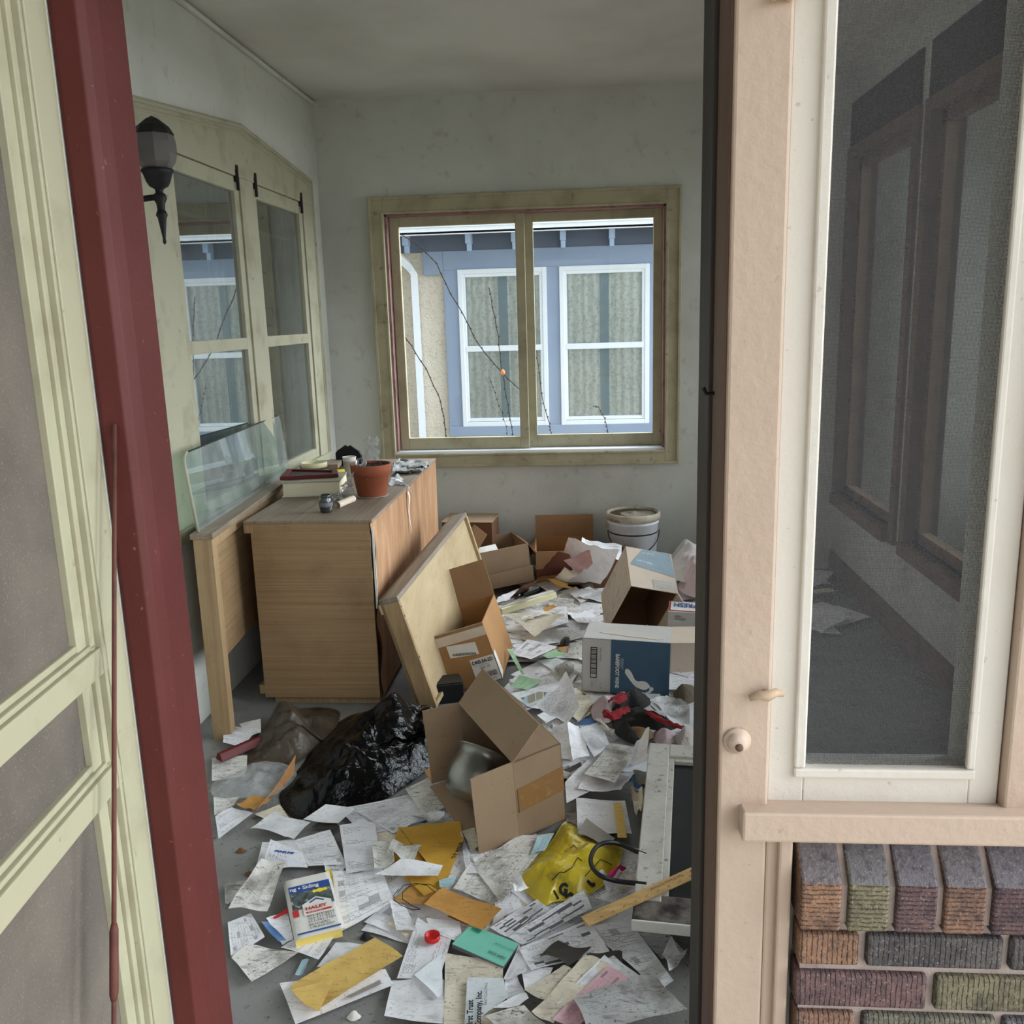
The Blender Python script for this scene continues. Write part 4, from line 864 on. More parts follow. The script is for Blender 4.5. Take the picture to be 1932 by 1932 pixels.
P(c8, [(800, 780), (1080, 640), (1300, 700), (1150, 830)], 4, PN, 'grimy newsprint scrap under the ruler')
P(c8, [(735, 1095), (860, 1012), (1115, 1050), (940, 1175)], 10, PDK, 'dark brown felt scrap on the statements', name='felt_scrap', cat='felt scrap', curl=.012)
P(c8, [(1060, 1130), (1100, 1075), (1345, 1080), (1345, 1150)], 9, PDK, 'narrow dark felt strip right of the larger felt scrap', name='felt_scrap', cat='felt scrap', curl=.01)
P(c8, [(-10, 1620), (0, 1075), (440, 1150), (440, 1630)], 4, PC, 'big cream stained page at the bottom below the mint booklet', curl=.003)
P(c8, [(440, 1280), (560, 1015), (655, 1200), (545, 1255)], 7, PT, 'small typed page right of the mint booklet')
P(c8, [(450, 1270), (545, 1250), (600, 1380), (470, 1440)], 4, PT, 'form scrap right of the bank envelope')
o = P(c8, [(145, 1640), (168, 1265), (442, 1262), (475, 1420)], 7, PWB, 'pale bank envelope with printed return address at the bottom', name='envelope', cat='envelope', curl=.002)
q = zq(c8, [(380, 1640), (470, 1400), (470, 1425), (385, 1640)], z0+.02)
d1 = atz(*c8(180, 1480), .03)-atz(*c8(175, 1600), .03); e1 = atz(*c8(120, 1600), .03)-atz(*c8(175, 1600), .03)
txt(o, 'First Trust\nCompany, Inc.', atz(*c8(205, 1640), z0+.026), d1, e1, .019, mt['ink'], bold=.0006)
txt(o, 'FIRST CLASS MAIL', atz(*c8(318, 1470), z0+.026), d1, e1, .009, mt['ink'])
P(c8, [(605, 1365), (580, 1208), (820, 1195), (780, 1290)], 6, PW, 'white envelope corner below the black block statement', name='envelope', cat='envelope', n=5)
P(c8, [(360, 1500), (600, 1368), (635, 1430), (560, 1490)], 9, PW, 'clean white envelope right of the bank envelope', name='envelope', cat='envelope', n=5)
P(c8, [(300, 1560), (600, 1480), (780, 1640), (420, 1680)], 8, PD, 'spattered sheet at the bottom edge right of the bank envelope')
P(c8, [(600, 1370), (900, 1165), (980, 1210), (760, 1440)], 10, PC, 'frayed cream sheet leftmost in the fanned stack')
P(c8, [(655, 1540), (1060, 1098), (1250, 1160), (820, 1640)], 11, PC, 'cream form with a burnt edge in the fanned stack', curl=.008)
P(c8, [(835, 1470), (1210, 1095), (1345, 1200), (1000, 1440)], 12, PF, 'ruled form in the middle of the fanned stack')
P(c8, [(1130, 1180), (1280, 1098), (1490, 1270), (1400, 1300)], 11, PN, 'grey sheet sticking out behind the pink form')
P(c8, [(810, 1590), (1240, 1165), (1425, 1290), (1010, 1640)], 14, PP, 'pink tax form on top of the fanned stack')
P(c8, [(975, 1430), (1570, 1255), (1840, 1530), (1090, 1680)], 16, PN, 'large dirty newspaper page at the bottom right', name='newspaper', cat='newspaper', curl=.012)
P(c8, [(1640, 1110), (1720, 1055), (1840, 1110), (1700, 1280)], 6, PN, 'crumpled grey page at the right under the old sash', curl=.03)
P(c8, [(1440, 900), (1650, 900), (1840, 1080), (1640, 1130)], 3, PN, 'grey newsprint lying in shade under the old sash')
# beside and behind the fallen carton
P(cr, [(200, 1500), (180, 1220), (470, 930), (900, 1120)], 3, PW, 'wide white sheet right of the fallen carton')
P(cr, [(430, 1110), (760, 730), (1140, 760), (830, 1245)], 7, PD, 'stained white envelope right behind the fallen carton', name='envelope', cat='envelope', curl=.006)
P(cr, [(350, 1340), (430, 1120), (1020, 1150), (910, 1360)], 4, PW, 'grey white page under the stained envelope', curl=.008)
o = P(cr, [(345, 1920), (325, 1435), (960, 1460), (1050, 1900)], 9, PW, 'white writing pad with a yellowed tape strip', name='writing_pad', cat='pad', curl=.004)
q = zq(cr, [(865, 1932), (810, 1485), (915, 1480), (985, 1932)], z0+.045); MB().slab(q, .0012).build('tape_strip', PE, o)
P(cr, [(350, 1870), (460, 1690), (830, 1960), (700, 2060)], 13, PGY, 'grey brown card on the writing pad', name='card', cat='card', curl=.003)
P(cr, [(200, 1620), (320, 1610), (340, 1790), (200, 1730)], 3, PD, 'stained scrap between the carton and the writing pad', n=4)
P(cr, [(1040, 1400), (1180, 1360), (1200, 1600), (1110, 1800)], 5, PC, 'crumpled cream bag between pad and old sash', name='paper_bag', cat='paper bag', curl=.03)
P(cr, [(1030, 1180), (1150, 1130), (1240, 1300), (1100, 1380)], 4, PBL, 'light blue packet showing left of the old sash', n=5, curl=.012)
P(cr, [(1060, 1130), (1240, 1090), (1230, 1300), (1150, 1290)], 5, PGY, 'grey leaflet showing left of the old sash', n=5, curl=.012)
P(cr, [(980, 1090), (1130, 760), (1280, 760), (1240, 1090)], 8, PW, 'limp white sheet draped against the old sash', curl=.02, lift=(.0, .02, .05, .03))
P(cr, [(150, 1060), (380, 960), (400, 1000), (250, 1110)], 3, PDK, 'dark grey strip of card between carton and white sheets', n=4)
P(cr, [(10, 610), (210, 640), (280, 950), (140, 900)], 6, PW, 'lower half of a white brochure beside the fallen carton', lift=(.03, .06, 0, 0))
P(cr, [(210, 650), (360, 610), (500, 890), (280, 950)], 7, PW, 'white open page right of the brochure', lift=(.05, .03, 0, 0), curl=.01)
P(cr, [(-190, 400), (200, 100), (370, 560), (210, 650)], 12, PT, 'folded printed brochure standing up beside the fallen carton', lift=(.05, .09, .10, .04), curl=.015, n=12)
o = P(cr, [(360, 540), (640, 420), (760, 740), (560, 900)], 6, PW, 'window envelope with glare right of the brochure', name='window_envelope', cat='envelope')
q = zq(cr, [(480, 640), (600, 625), (730, 740), (610, 775)], z0+.062); MB().add(q, [(0, 1, 2, 3)]).build('window', mt['foil'], o)
P(cr, [(350, 460), (330, 400), (560, 395), (650, 480)], 5, PBL, 'page with a pale blue band by the pink garment', n=5)
P(cr, [(560, 410), (640, 415), (830, 580), (800, 620)], 7, PC, 'bent cream strip next to the black jacket', n=6, curl=.012)
P(cr, [(360, 480), (640, 440), (820, 600), (560, 640)], 4, PW, 'wide pale sheet in front of the black jacket')
P(cr, [(200, 120), (500, 90), (560, 300), (340, 440)], 6, PC, 'yellowed note sheet left of the pink garment')
# middle of the floor
o = P(cc, [(210, 1110), (660, 1005), (812, 1075), (365, 1228)], 9, PW, 'big envelope with a shiny window in the middle of the floor', name='window_envelope', cat='envelope')
q = zq(cc, [(300, 1145), (470, 1085), (610, 1100), (380, 1195)], z0+.072); MB().add(q, [(0, 1, 2, 3)]).build('window', mt['glassg'], o)
o = P(cc, [(225, 740), (360, 615), (640, 678), (390, 800)], 11, PF, 'clean white printed flyer right of the labelled carton', name='flyer', cat='flyer', curl=.003)
P(cc, [(210, 1045), (290, 945), (500, 985), (360, 1078)], 10, PG, 'light green check lying right of the labelled carton', name='check_slip', cat='check')
P(cc, [(180, 765), (230, 765), (340, 945), (310, 935)], 12, PG, 'green slip standing on edge beside the labelled carton', name='check_slip', cat='check', lift=(.03, .03, 0, 0), n=4)
P(cc, [(500, 770), (640, 700), (720, 760), (560, 790)], 10, PG, 'small green slip below the clean white flyer', name='check_slip', cat='check', n=4)
P(cc, [(150, 430), (560, 380), (710, 470), (430, 590)], 12, PC, 'large curled cream folder with a scorched edge', name='paper_folder', cat='folder', lift=(.02, .0, .035, .0), curl=.012)
P(cc, [(290, 470), (345, 360), (590, 385), (400, 445)], 16, PW, 'torn white paper on the curled cream folder', curl=.015)
P(cc, [(0, 1180), (210, 1110), (420, 1240), (180, 1320)], 7, PW, 'pale sheet below the big window envelope', n=6)
P(cc, [(590, 1150), (830, 1080), (960, 1200), (830, 1365)], 8, PC, 'cream booklet page left of the pink garment')
P(cc, [(450, 1310), (640, 1220), (720, 1290), (540, 1380)], 6, PW, 'plain sheet behind the standing brochure')
P(cc, [(640, 690), (740, 680), (700, 720), (660, 715)], 12, PM, 'small orange scrap below the black rag', n=3)
P(cc, [(500, 330), (600, 300), (640, 320), (520, 360)], 10, PM, 'small tan scrap below the cream metal rail', n=3)
P(c4, [(480, 790), (500, 740), (640, 690), (700, 720)], 3, PWC, 'white sheet in the shade left of the rust brown wedge')
P(c4, [(760, 660), (880, 610), (980, 660), (860, 720)], 4, PTC, 'typed sheet under the yellow page at the back')
P(c4, [(640, 660), (760, 600), (860, 640), (720, 690)], 2, PC, 'cream sheet in the shade below the back cartons')
P(c4, [(980, 720), (1120, 670), (1200, 720), (1060, 780)], 4, PWC, 'clean sheet at the foot of the huge white curved one')
# the stacked sheets at the back
sheet('drawing_sheet', 'huge white curved sheet leaning at the back near the leather folder', [atz(*c4(900, 640), .05), atz(*c4(1190, 690), .05), aty(*c4(1320, 470), 4.75), aty(*c4(975, 350), 4.85)], PWC, .03, 'large sheets at the back', n=14)
sheet('drawing_sheet', 'printed white sheet leaning behind the huge curved one', [aty(*c4(1060, 420), 4.95), aty(*c4(1330, 520), 4.82), aty(*c4(1335, 412), 5.0), aty(*c4(1068, 350), 5.05)], PFC, .02, 'large sheets at the back', n=10)
sheet('leather_folder', 'rust brown folder half leaning between the back cartons', [atz(*c4(760, 625), .06), atz(*c4(1040, 600), .06), aty(*c4(985, 480), 4.6), aty(*c4(905, 430), 4.65)], mt['leather'], .015, 'rust brown folders at the back', 'folder', n=8)
sheet('leather_folder', 'rust brown folder leaning on the huge white sheet', [aty(*c4(940, 500), 4.45), aty(*c4(1045, 605), 4.25), aty(*c4(1140, 530), 4.45), aty(*c4(1120, 437), 4.6)], mt['leather'], .015, 'rust brown folders at the back', 'folder', n=8)
sheet('leather_folder', 'rust brown wedge of card behind the cream metal rail', [atz(*c4(570, 755), .08), atz(*c4(680, 720), .08), aty(*c4(778, 620), 4.35), aty(*c4(690, 660), 4.35)], mt['leather'], .01, 'rust brown folders at the back', 'folder', n=6)
sheet('file_card', 'yellowed index card leaning on the rust brown folder', [atz(*c4(880, 620), .09), atz(*c4(965, 640), .09), aty(*c4(1035, 600), 4.25), aty(*c4(950, 545), 4.35)], PC, .006, cat='card')
sheet('paper_sheet', 'yellow page in front of the rust brown folder', [atz(*c4(1035, 700), .06), atz(*c4(900, 670), .06), atz(*c4(820, 625), .09), atz(*c4(930, 640), .09)], PE, .01)
P(c4, [(520, 730), (640, 700), (640, 760), (560, 780)], 18, PW, 'white sheet under the far end of the cream rail', n=5)
P(idf, [(822, 1350), (830, 1342), (866, 1345), (862, 1368)], 2, PC, 'cream page between the drawer frame and the fallen carton', n=4)

# the carpet of loose paper: repeats of a few kinds
def proto(w, d, curl, seed, n=6):
    def fn(u, v):
        x, y = (u-.5)*w, (v-.5)*d
        return V((x, y, curl*(abs(fbm((x, y, seed), 9, seed))*1.6 + .5*max(abs(u-.5), abs(v-.5))**3*8*(.5+.5*math.sin(seed*3+u*4-v*5)))))
    mb = MB().grid(fn, n, n); return mb
kinds = []
for nm, w, d, mat, lab, grp, cat, wt in (
    ('paper_sheet', .216, .279, PWC, 'blank letter sheet in the carpet of paper over the middle and back floor', 'blank sheets carpeting the floor', 'paper', 5),
    ('paper_sheet', .216, .279, PTC, 'typed letter sheet in the carpet of paper over the middle and back floor', 'typed sheets carpeting the floor', 'paper', 5),
    ('paper_sheet', .20, .26, PD, 'dirt streaked sheet in the carpet of paper over the middle and back floor', 'dirt streaked sheets carpeting the floor', 'paper', 3),
    ('paper_form', .216, .30, PFC, 'ruled form in the carpet of paper over the middle and back floor', 'ruled forms carpeting the floor', 'form', 3),
    ('envelope', .24, .105, PWC, 'plain white envelope in the carpet of paper over the middle and back floor', 'white envelopes carpeting the floor', 'envelope', 5),
    ('paper_slip', .15, .08, PC, 'cream slip in the carpet of paper over the middle and back floor', 'cream slips carpeting the floor', 'paper', 4),
    ('kraft_scrap', .17, .12, PK, 'brown kraft scrap in the carpet of paper over the middle and back floor', 'kraft scraps carpeting the floor', 'scrap', .4)):
    ms = [proto(w, d, c_, s_) for c_, s_ in ((.003, 1.), (.008, 4.), (.016, 8.))]
    kinds.append((nm, ms, mat, lab, grp, cat, wt))
rr = random.Random(11)
KEEP = [(-1.45, -.80, 3.0, 5.1), (-1.6, -.62, 3.3, 4.6), (-.60, -.26, 3.25, 3.95), (-.22, .14, 2.34, 2.88), (0., .36, 3.50, 3.84), (-.62, -.20, 4.62, 5.25), (-.28, .05, 4.9, 5.40), (.10, .44, 5.08, 5.44), (.15, .40, 4.35, 4.62), (.10, .75, 1.85, 2.95), (-1.2, -.45, 2.5, 3.3)]
meshcache = {}; made = 0; tries = 0; first = {}
wts = [k[6] for k in kinds]
while made < 430 and tries < 9000:
    tries += 1
    q_ = rr.random()
    if q_ < .16: y = rr.uniform(2.12, 2.62); x = rr.uniform(-.50, .12)
    elif q_ < .36: y = rr.uniform(2.55, 5.35); x = rr.uniform(-.62, 1.30)
    else: y = rr.uniform(2.9, 5.1); x = rr.uniform(-.42, .50)
    if x > .5 and y < 4.3: continue
    if any(a-.03 < x < b+.03 and c-.03 < y < d+.03 for a, b, c, d in KEEP): continue
    k = rr.choices(range(len(kinds)), wts)[0]; nm, ms, mat, lab, grp, cat, wt = kinds[k]; v = rr.randrange(3) if y > 2.62 else 0
    if (k, v) not in meshcache:
        o = ms[v].build(nm, mat, smooth=True, loc=(0, 0, 0)); meshcache[(k, v)] = o; first[(k, v)] = True
    o = meshcache[(k, v)]
    if first[(k, v)]: first[(k, v)] = False
    else: o = o.copy(); COL.objects.link(o)
    hz = .026*min(1, max(0, (y-2.5)/1.2))
    o.location = (x, y, (.006 if y > 2.62 else .0015)+hz*rr.random()); tl = math.radians(4.5 if y > 2.62 else .4)
    o.rotation_euler = (rr.uniform(-tl, tl), rr.uniform(-tl, tl), rr.uniform(0, 2*PI))
    o.location.z += .5*.14*max(abs(math.sin(o.rotation_euler[0])), abs(math.sin(o.rotation_euler[1])))
    tag(o, lab, cat, grp); made += 1

# ================================================================== CARTONS
def carton(name, lab, cat, M4, w, d, h, opening, flaps, mat, min_, th=.005, group=None, skip=()):
    """six-sided box in the frame M4; OPENING is the missing face; flaps: (side, length, angle out of the wall's plane, inset)"""
    base = M4 @ V((w/2, d/2, 0)); t = thing(name, lab, cat, base, group)
    F = {'-x': (0, th, 0, d, 0, h), '+x': (w-th, w, 0, d, 0, h), '-y': (0, w, 0, th, 0, h), '+y': (0, w, d-th, d, 0, h), '-z': (0, w, 0, d, 0, th), '+z': (0, w, 0, d, h-th, h)}
    b = MB()
    for k, f in F.items():
        if k == opening or k in skip: continue
        b.box(*f, M4)
    b.build('carton_body', mat, t, .0012)
    ax = {'x': V((1, 0, 0)), 'y': V((0, 1, 0)), 'z': V((0, 0, 1))}
    dims = {'x': w, 'y': d, 'z': h}
    n = ax[opening[1]]*(1 if opening[0] == '+' else -1)
    for side, ln, ang, ins in flaps:
        o_ = ax[side[1]]*(1 if side[0] == '+' else -1)
        e = n.cross(o_); ek = [k for k in 'xyz' if k not in (opening[1], side[1])][0]; e = ax[ek]
        p = V((0, 0, 0))
        p += n*dims[opening[1]] if opening[0] == '+' else V((0, 0, 0))
        p += o_*dims[side[1]] if side[0] == '+' else V((0, 0, 0))
        a = math.radians(ang); ext = (n*math.cos(a)+o_*math.sin(a))*ln; thk = (-o_*math.cos(a)+n*math.sin(a))*.004
        q0 = p+e*ins; q1 = p+e*(dims[ek]-ins)
        mb = MB(); mb.hexa([M4 @ q0, M4 @ q1, M4 @ (q1+ext), M4 @ (q0+ext)], [M4 @ (q0+thk), M4 @ (q1+thk), M4 @ (q1+ext+thk), M4 @ (q0+ext+thk)]); mb.build('flap', min_, t)
    return t
def pose(loc, e): return Matrix.Translation(V(loc)) @ Euler([math.radians(a) for a in e]).to_matrix().to_4x4()
def fx(M4): return (M4.to_3x3() @ V((1, 0, 0)), M4.to_3x3() @ V((0, 1, 0)), M4.to_3x3() @ V((0, 0, 1)))
def decal(par, M4, pts, off, name, mat):
    q = [M4 @ V(p) for p in pts]; return MB().slab(q, off).build(name, mat, par)

# A: labelled tilted carton
MA = pose((-.612, 3.58, -.020), (-.5, -17.3, -1.5)); w, d, h = .258, .40, .263
t = carton('cardboard_carton', 'tilted carton with a white code label leaning against the drawer frame', 'carton', MA, w, d, h, '+z', [('+y', .17, 8, .0), ('-x', .15, 25, .01), ('-y', .14, -172, .0)], mt['cardor'], mt['cardin'], group='cartons strewn over the floor')
X_, Y_, Z_ = fx(MA)
decal(t, MA, [(-.004, -.0008, h-.055), (w, -.0008, h-.055), (w, -.0008, h), (-.004, -.0008, h)], .0012, 'tape_band', mt['cardwh'])
decal(t, MA, [(.075, -.0015, .15), (.20, -.0015, .135), (.20, -.0015, .19), (.075, -.0015, .205)], .001, 'paper_label', mt['label'])
b = MB()
for k in range(22):
    x = .09+k*.0045; b.add([MA @ V(p) for p in ((x, -.003, .156-.0009*k), (x+.0022+.0012*(k % 3 == 0), -.003, .156-.0009*k), (x+.0022, -.003, .167-.0009*k), (x, -.003, .167-.0009*k))], [(0, 1, 2, 3)])
b.build('barcode', mt['ink'], t)
lb = decal(t, MA, [(.150, -.0015, .005), (w-.002, -.0015, .005), (w-.002, -.0015, .118), (.150, -.0015, .118)], .001, 'code_label', mt['label'])
decal(t, MA, [(w+.0015, .0, .005), (w+.0015, .05, .02), (w+.0015, .035, .125), (w+.0015, 0, .118)], .001, 'code_label_fold', mt['label'])
def onA(x, z): return MA @ V((x, -.004, z))
txt(t, 'C402-5A-2D', onA(.156, .095), X_, Z_, .0215, mt['ink'], bold=.0006, squeeze=.82)
txt(t, 'Qty: 50', onA(.182, .070), X_, Z_, .015, mt['ink'])
txt(t, 'Carton lot and stock number', onA(.158, .085), X_, Z_, .006, mt['greyink'])
txt(t, '16073', onA(.205, .012), X_, Z_, .013, mt['ink'])
b = MB()
for k in range(20):
    x = .165+k*.0042; b.add([MA @ V(p) for p in ((x, -.004, .028), (x+.002+.0012*(k % 4 == 0), -.004, .028), (x+.002, -.004, .052), (x, -.004, .052))], [(0, 1, 2, 3)])
b.build('barcode', mt['ink'], t)

# B: carton lying on its side with the pot inside
MBx = pose((-.215, 2.452, .008), (7.3, -7.1, 31.7)); w, d, h = .164, .371, .284
t = carton('cardboard_carton', 'plain brown carton lying on its side nearest the doorway', 'carton', MBx, w, d, h, '-x', [('-y', .135, 0, 0), ('+y', .12, 12, 0), ('-z', .135, -3, 0)], mt['card'], mt['card'], group='cartons strewn over the floor')
a = math.radians(44); p = [V((0, 0, h)), V((0, d, h)), V((0, d, h))+V((.135*math.cos(a), 0, .135*math.sin(a))), V((0, 0, h))+V((.135*math.cos(a), 0, .135*math.sin(a)))]
decal(t, MBx, p, .004, 'flap', mt['card'])
decal(t, MBx, [(.008, -.0012, .10), (w, -.0012, .115), (w, -.0012, .20), (.008, -.0012, .185)], .0012, 'packing_tape', mt['tape'])
# metal pot
pc = MBx @ V((-.03, .20, .12)); MP = Matrix.Translation(pc) @ Euler((math.radians(-20), math.radians(38), math.radians(30))).to_matrix().to_4x4()
t = thing('metal_pot', 'dark dented metal pot lying in the open mouth of the fallen carton', 'pot', pc-V((0, 0, .1)))
MB().lathe([(.0001, -.088), (.055, -.085), (.082, -.066), (.095, -.03), (.097, .005), (.092, .04), (.085, .060), (.098, .070), (.100, .073), (.096, .075), (.082, .062), (.089, .03), (.092, -.03), (.0001, -.078)], (0, 0, 0), 40, MP).build('pot_body', mt['steel'], t, smooth=True)
MB().tube([MP @ V((.087, -.02, .04)), MP @ V((.12, -.015, .045)), MP @ V((.12, .015, .045)), MP @ V((.087, .02, .04))], .006, 8).build('handle', mt['black'], t, smooth=True)

# C: blue wine carton
MC = pose((-.034, 3.49, .041), (-4., 1.3, -6.7)); w, d, h = .354, .246, .226
t = carton('wine_carton', 'blue and grey wine carton lying on its side below the big tilted carton', 'carton', MC, w, d, h, '+x', [('+z', .14, 4, .0), ('+y', .13, 15, .0), ('-z', .13, 25, 0)], mt['cardgr'], mt['cardwh'], group='cartons strewn over the floor')
decal(t, MC, [(.118, -.0012, .0), (w, -.0012, .0), (w, -.0012, h), (.118, -.0012, h)], .0012, 'blue_panel', mt['navy'])
X_, Y_, Z_ = fx(MC)
def onC(x, z): return MC @ V((x, -.0025, z))
txt(t, 'BAREFOOT WINE', onC(.138, .168), -Z_, X_, .021, mt['whiteink'], bold=.0007, squeeze=.86)
txt(t, 'Refreshing wine\nbarefootwine', onC(.165, .15), -Z_, X_, .007, mt['whiteink'])
b = MB(); b.add([onC(.128, .172), onC(.1285, .172), onC(.1285, .01), onC(.128, .01)], [(0, 1, 2, 3)]); 
ft = MB()   # the footprint: heel, arch, ball and toes
def disc(mb, cx, cz, rx, rz, rot=0., n=20):
    mb.add([onC(cx+rx*math.cos(2*PI*k/n)*math.cos(rot)-rz*math.sin(2*PI*k/n)*math.sin(rot), cz+rx*math.cos(2*PI*k/n)*math.sin(rot)+rz*math.sin(2*PI*k/n)*math.cos(rot)) for k in range(n)], [tuple(range(n))[::-1]])
sp_ = [(.185, .098, .011), (.192, .088, .012), (.200, .075, .0105), (.208, .062, .009), (.217, .052, .010), (.228, .046, .013), (.242, .044, .017), (.256, .042, .018), (.266, .040, .014)]
L_, R_ = [], []
for i, (x, z, r) in enumerate(sp_):
    a_, c_ = sp_[max(0, i-1)], sp_[min(len(sp_)-1, i+1)]; tx, tz = c_[0]-a_[0], c_[1]-a_[1]; l = math.hypot(tx, tz); L_.append((x-tz/l*r, z+tx/l*r)); R_.append((x+tz/l*r, z-tx/l*r))
pl = [(.177, .104), (.183, .109)] + L_ + [(.277, .043), (.279, .038)] + R_[::-1]
ft.add([onC(x, z) for x, z in pl], [tuple(range(len(pl)))[::-1]])
ft.build('foot_logo', mt['whiteink'], t)
for cx, cz, r in ((.284, .030, .0085), (.277, .018, .006), (.268, .012, .0055), (.259, .009, .005), (.250, .010, .0045)):
    q = MB(); disc(q, cx, cz, r, r); q.build('toe_print', mt['whiteink'], t)
b = MB(); 
bx0, bx1, bz0, bz1 = .035, .062, .06, .19
for (x0, x1, z0_, z1_) in ((bx0, bx1, bz0, bz0+.003), (bx0, bx1, bz1-.003, bz1), (bx0, bx0+.003, bz0, bz1), (bx1-.003, bx1, bz0, bz1)): b.add([onC(x0, z0_), onC(x1, z0_), onC(x1, z1_), onC(x0, z1_)], [(0, 1, 2, 3)])
for k in range(16):
    z = .078+k*.0066; b.add([onC(bx0, z), onC(bx1, z), onC(bx1, z+.002+.002*(k % 3 == 0)), onC(bx0, z+.002+.002*(k % 3 == 0))], [(0, 1, 2, 3)])
b.build('barcode', mt['ink'], t)
txt(t, 'FINE WINES', onC(.072, .19), -Z_, X_, .011, mt['greyink']); txt(t, '6 750', onC(.075, .04), -Z_, X_, .011, mt['greyink']); txt(t, '12 750', onC(.04, .05), -Z_, X_, .009, mt['greyink'])
q = [(.06, .09), (.10, .10), (.15, .085), (.22, .075), (.28, .055), (.325, .04), (.30, .03), (.24, .045), (.19, .05), (.13, .07), (.09, .075)]
MB().prism([MC @ V((x, y, h+.0006)) for x, y in q], (0, 0, .0012)).build('torn_patch', mt['cardwh'], t)

# D: big tilted carton
MDx = pose((.076, 4.18, .040), (34., 13.4, 12.9)); w, d, h = .235, .247, .368
t = carton('cardboard_carton', 'big pale carton tipped forward with its dark mouth facing the doorway', 'carton', MDx, w, d, h, '-y', [('+x', .14, 20, 0)], mt['cardwh'], mt['cardwh'], group='cartons strewn over the floor')
q = [MDx @ V(p) for p in ((.012, .135, h+.0012), (w-.005, .095, h+.0012), (w-.01, d-.004, h+.0012), (.085, d-.004, h+.0012))]; MB().add(q, [(0, 1, 2, 3)], None, [[(0, 0), (1, 0), (1, 1), (0, 1)]]).build('blue_print', paper('faded_blue_print', (158, 176, 186), 'text', (206, 212, 214), 4, .3), t)
decal(t, MDx, [(-.0012, .01, .03), (-.0012, d-.01, .03), (-.0012, d-.01, h-.02), (-.0012, .01, h-.02)], .001, 'grey_print', paper('faded_carton_print', (196, 188, 178), 'text', (120, 116, 112), 16, 1.0))
X_, Y_, Z_ = fx(MDx)
q = [MDx @ V(p) for p in ((.115, .01, h+.0012), (w-.008, .01, h+.0012), (w-.008, .062, h+.0012), (.115, .062, h+.0012))]; MB().add(q, [(0, 1, 2, 3)], None, [[(0, 0), (1, 0), (1, 1), (0, 1)]]).build('small_print', paper('small_grey_print', (204, 196, 188), 'text', (150, 154, 160), 6, .3), t)
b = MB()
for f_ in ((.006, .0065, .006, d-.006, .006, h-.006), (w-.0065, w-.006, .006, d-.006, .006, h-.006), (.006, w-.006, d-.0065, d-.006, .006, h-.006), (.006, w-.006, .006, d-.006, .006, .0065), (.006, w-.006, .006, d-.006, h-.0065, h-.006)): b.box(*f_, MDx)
b.build('shade_lining', mt['carddk'], t)  # dark lining added to paint shade into the carton's mouth
# E: open carton at the back left
MEx = pose((-.611, 4.871, .040), (-.3, -5.5, 21.7)); w, d, h = .316, .32, .221
t = carton('cardboard_carton', 'open brown carton behind the drawer frame near the far wall', 'carton', MEx, w, d, h, '+z', [('+x', .12, 150, .02), ('-x', .13, -40, 0)], mt['card'], mt['cardin'], group='cartons strewn over the floor')
decal(t, MEx, [(.0, -.004, .0), (w+.008, -.006, .0), (w+.006, -.012, .095), (.0, -.006, .085)], .004, 'hanging_flap', mt['card'])
decal(t, MEx, [(.01, .012, h-.03), (.15, .03, h-.03), (.15, .10, h+.005), (.01, .09, h+.005)], .002, 'white_inner_sheet', mt['label'])
# F: carton with the tall raised flap; G: carton behind the sheets; H: carton behind the drawer
MFx = pose((-.300, 5.02, .03), (0, 0, 3)); 
t = carton('cardboard_carton', 'brown carton with one tall flap raised against the far wall', 'carton', MFx, .35, .36, .20, '+z', [('+y', .14, -6, 0), ('-x', .13, 140, .02), ('-y', .1, 165, 0)], mt['cardor'], mt['cardin'], group='cartons strewn over the floor')
MGx = pose((.03, 4.95, .03), (0, 0, -3))
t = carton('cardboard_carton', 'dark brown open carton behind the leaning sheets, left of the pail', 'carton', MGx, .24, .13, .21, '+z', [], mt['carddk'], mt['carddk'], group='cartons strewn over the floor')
MHx = pose((-.86, 5.17, .0), (0, 0, -4))
t = carton('cardboard_carton', 'dark closed carton behind the far end of the drawer frame', 'carton', MHx, .32, .24, .385, 'none', [], mt['carddk'], mt['carddk'], group='cartons strewn over the floor') if False else None
t = thing('cardboard_carton', 'dark closed carton behind the far end of the drawer frame', 'carton', (-.72, 5.28, 0), 'cartons strewn over the floor')
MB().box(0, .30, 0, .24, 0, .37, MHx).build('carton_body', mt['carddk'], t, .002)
MB().box(-.004, .304, -.004, .244, .372, .378, MHx).build('lid_flap', mt['card'], t, .001)
# small FRESH box
MFr = pose((.353, 3.93, .145), (6, 2, -7)); t = thing('food_box', 'small white printed box on its side between the two big cartons', 'box', (.44, 3.95, .14))
MB().box(0, .20, 0, .12, 0, .095, MFr).build('box_body', mt['cardgr'], t, .002)
X_, Y_, Z_ = fx(MFr)
decal(t, MFr, [(.004, .008, .0955), (.196, .008, .0955), (.196, .112, .0955), (.004, .112, .0955)], .001, 'red_border', mt['redink'])
decal(t, MFr, [(.010, .014, .0967), (.190, .014, .0967), (.190, .106, .0967), (.010, .106, .0967)], .001, 'white_field', mt['whiteink'])
txt(t, 'FRESH', MFr @ V((.125, .088, .0985)), -X_, -Y_, .060, mt['blueink'], bold=.0015, squeeze=.62)
txt(t, 'KEEP\nFROZEN', MFr @ V((.03, -.0015, .07)), X_, Z_, .013, mt['ink'])

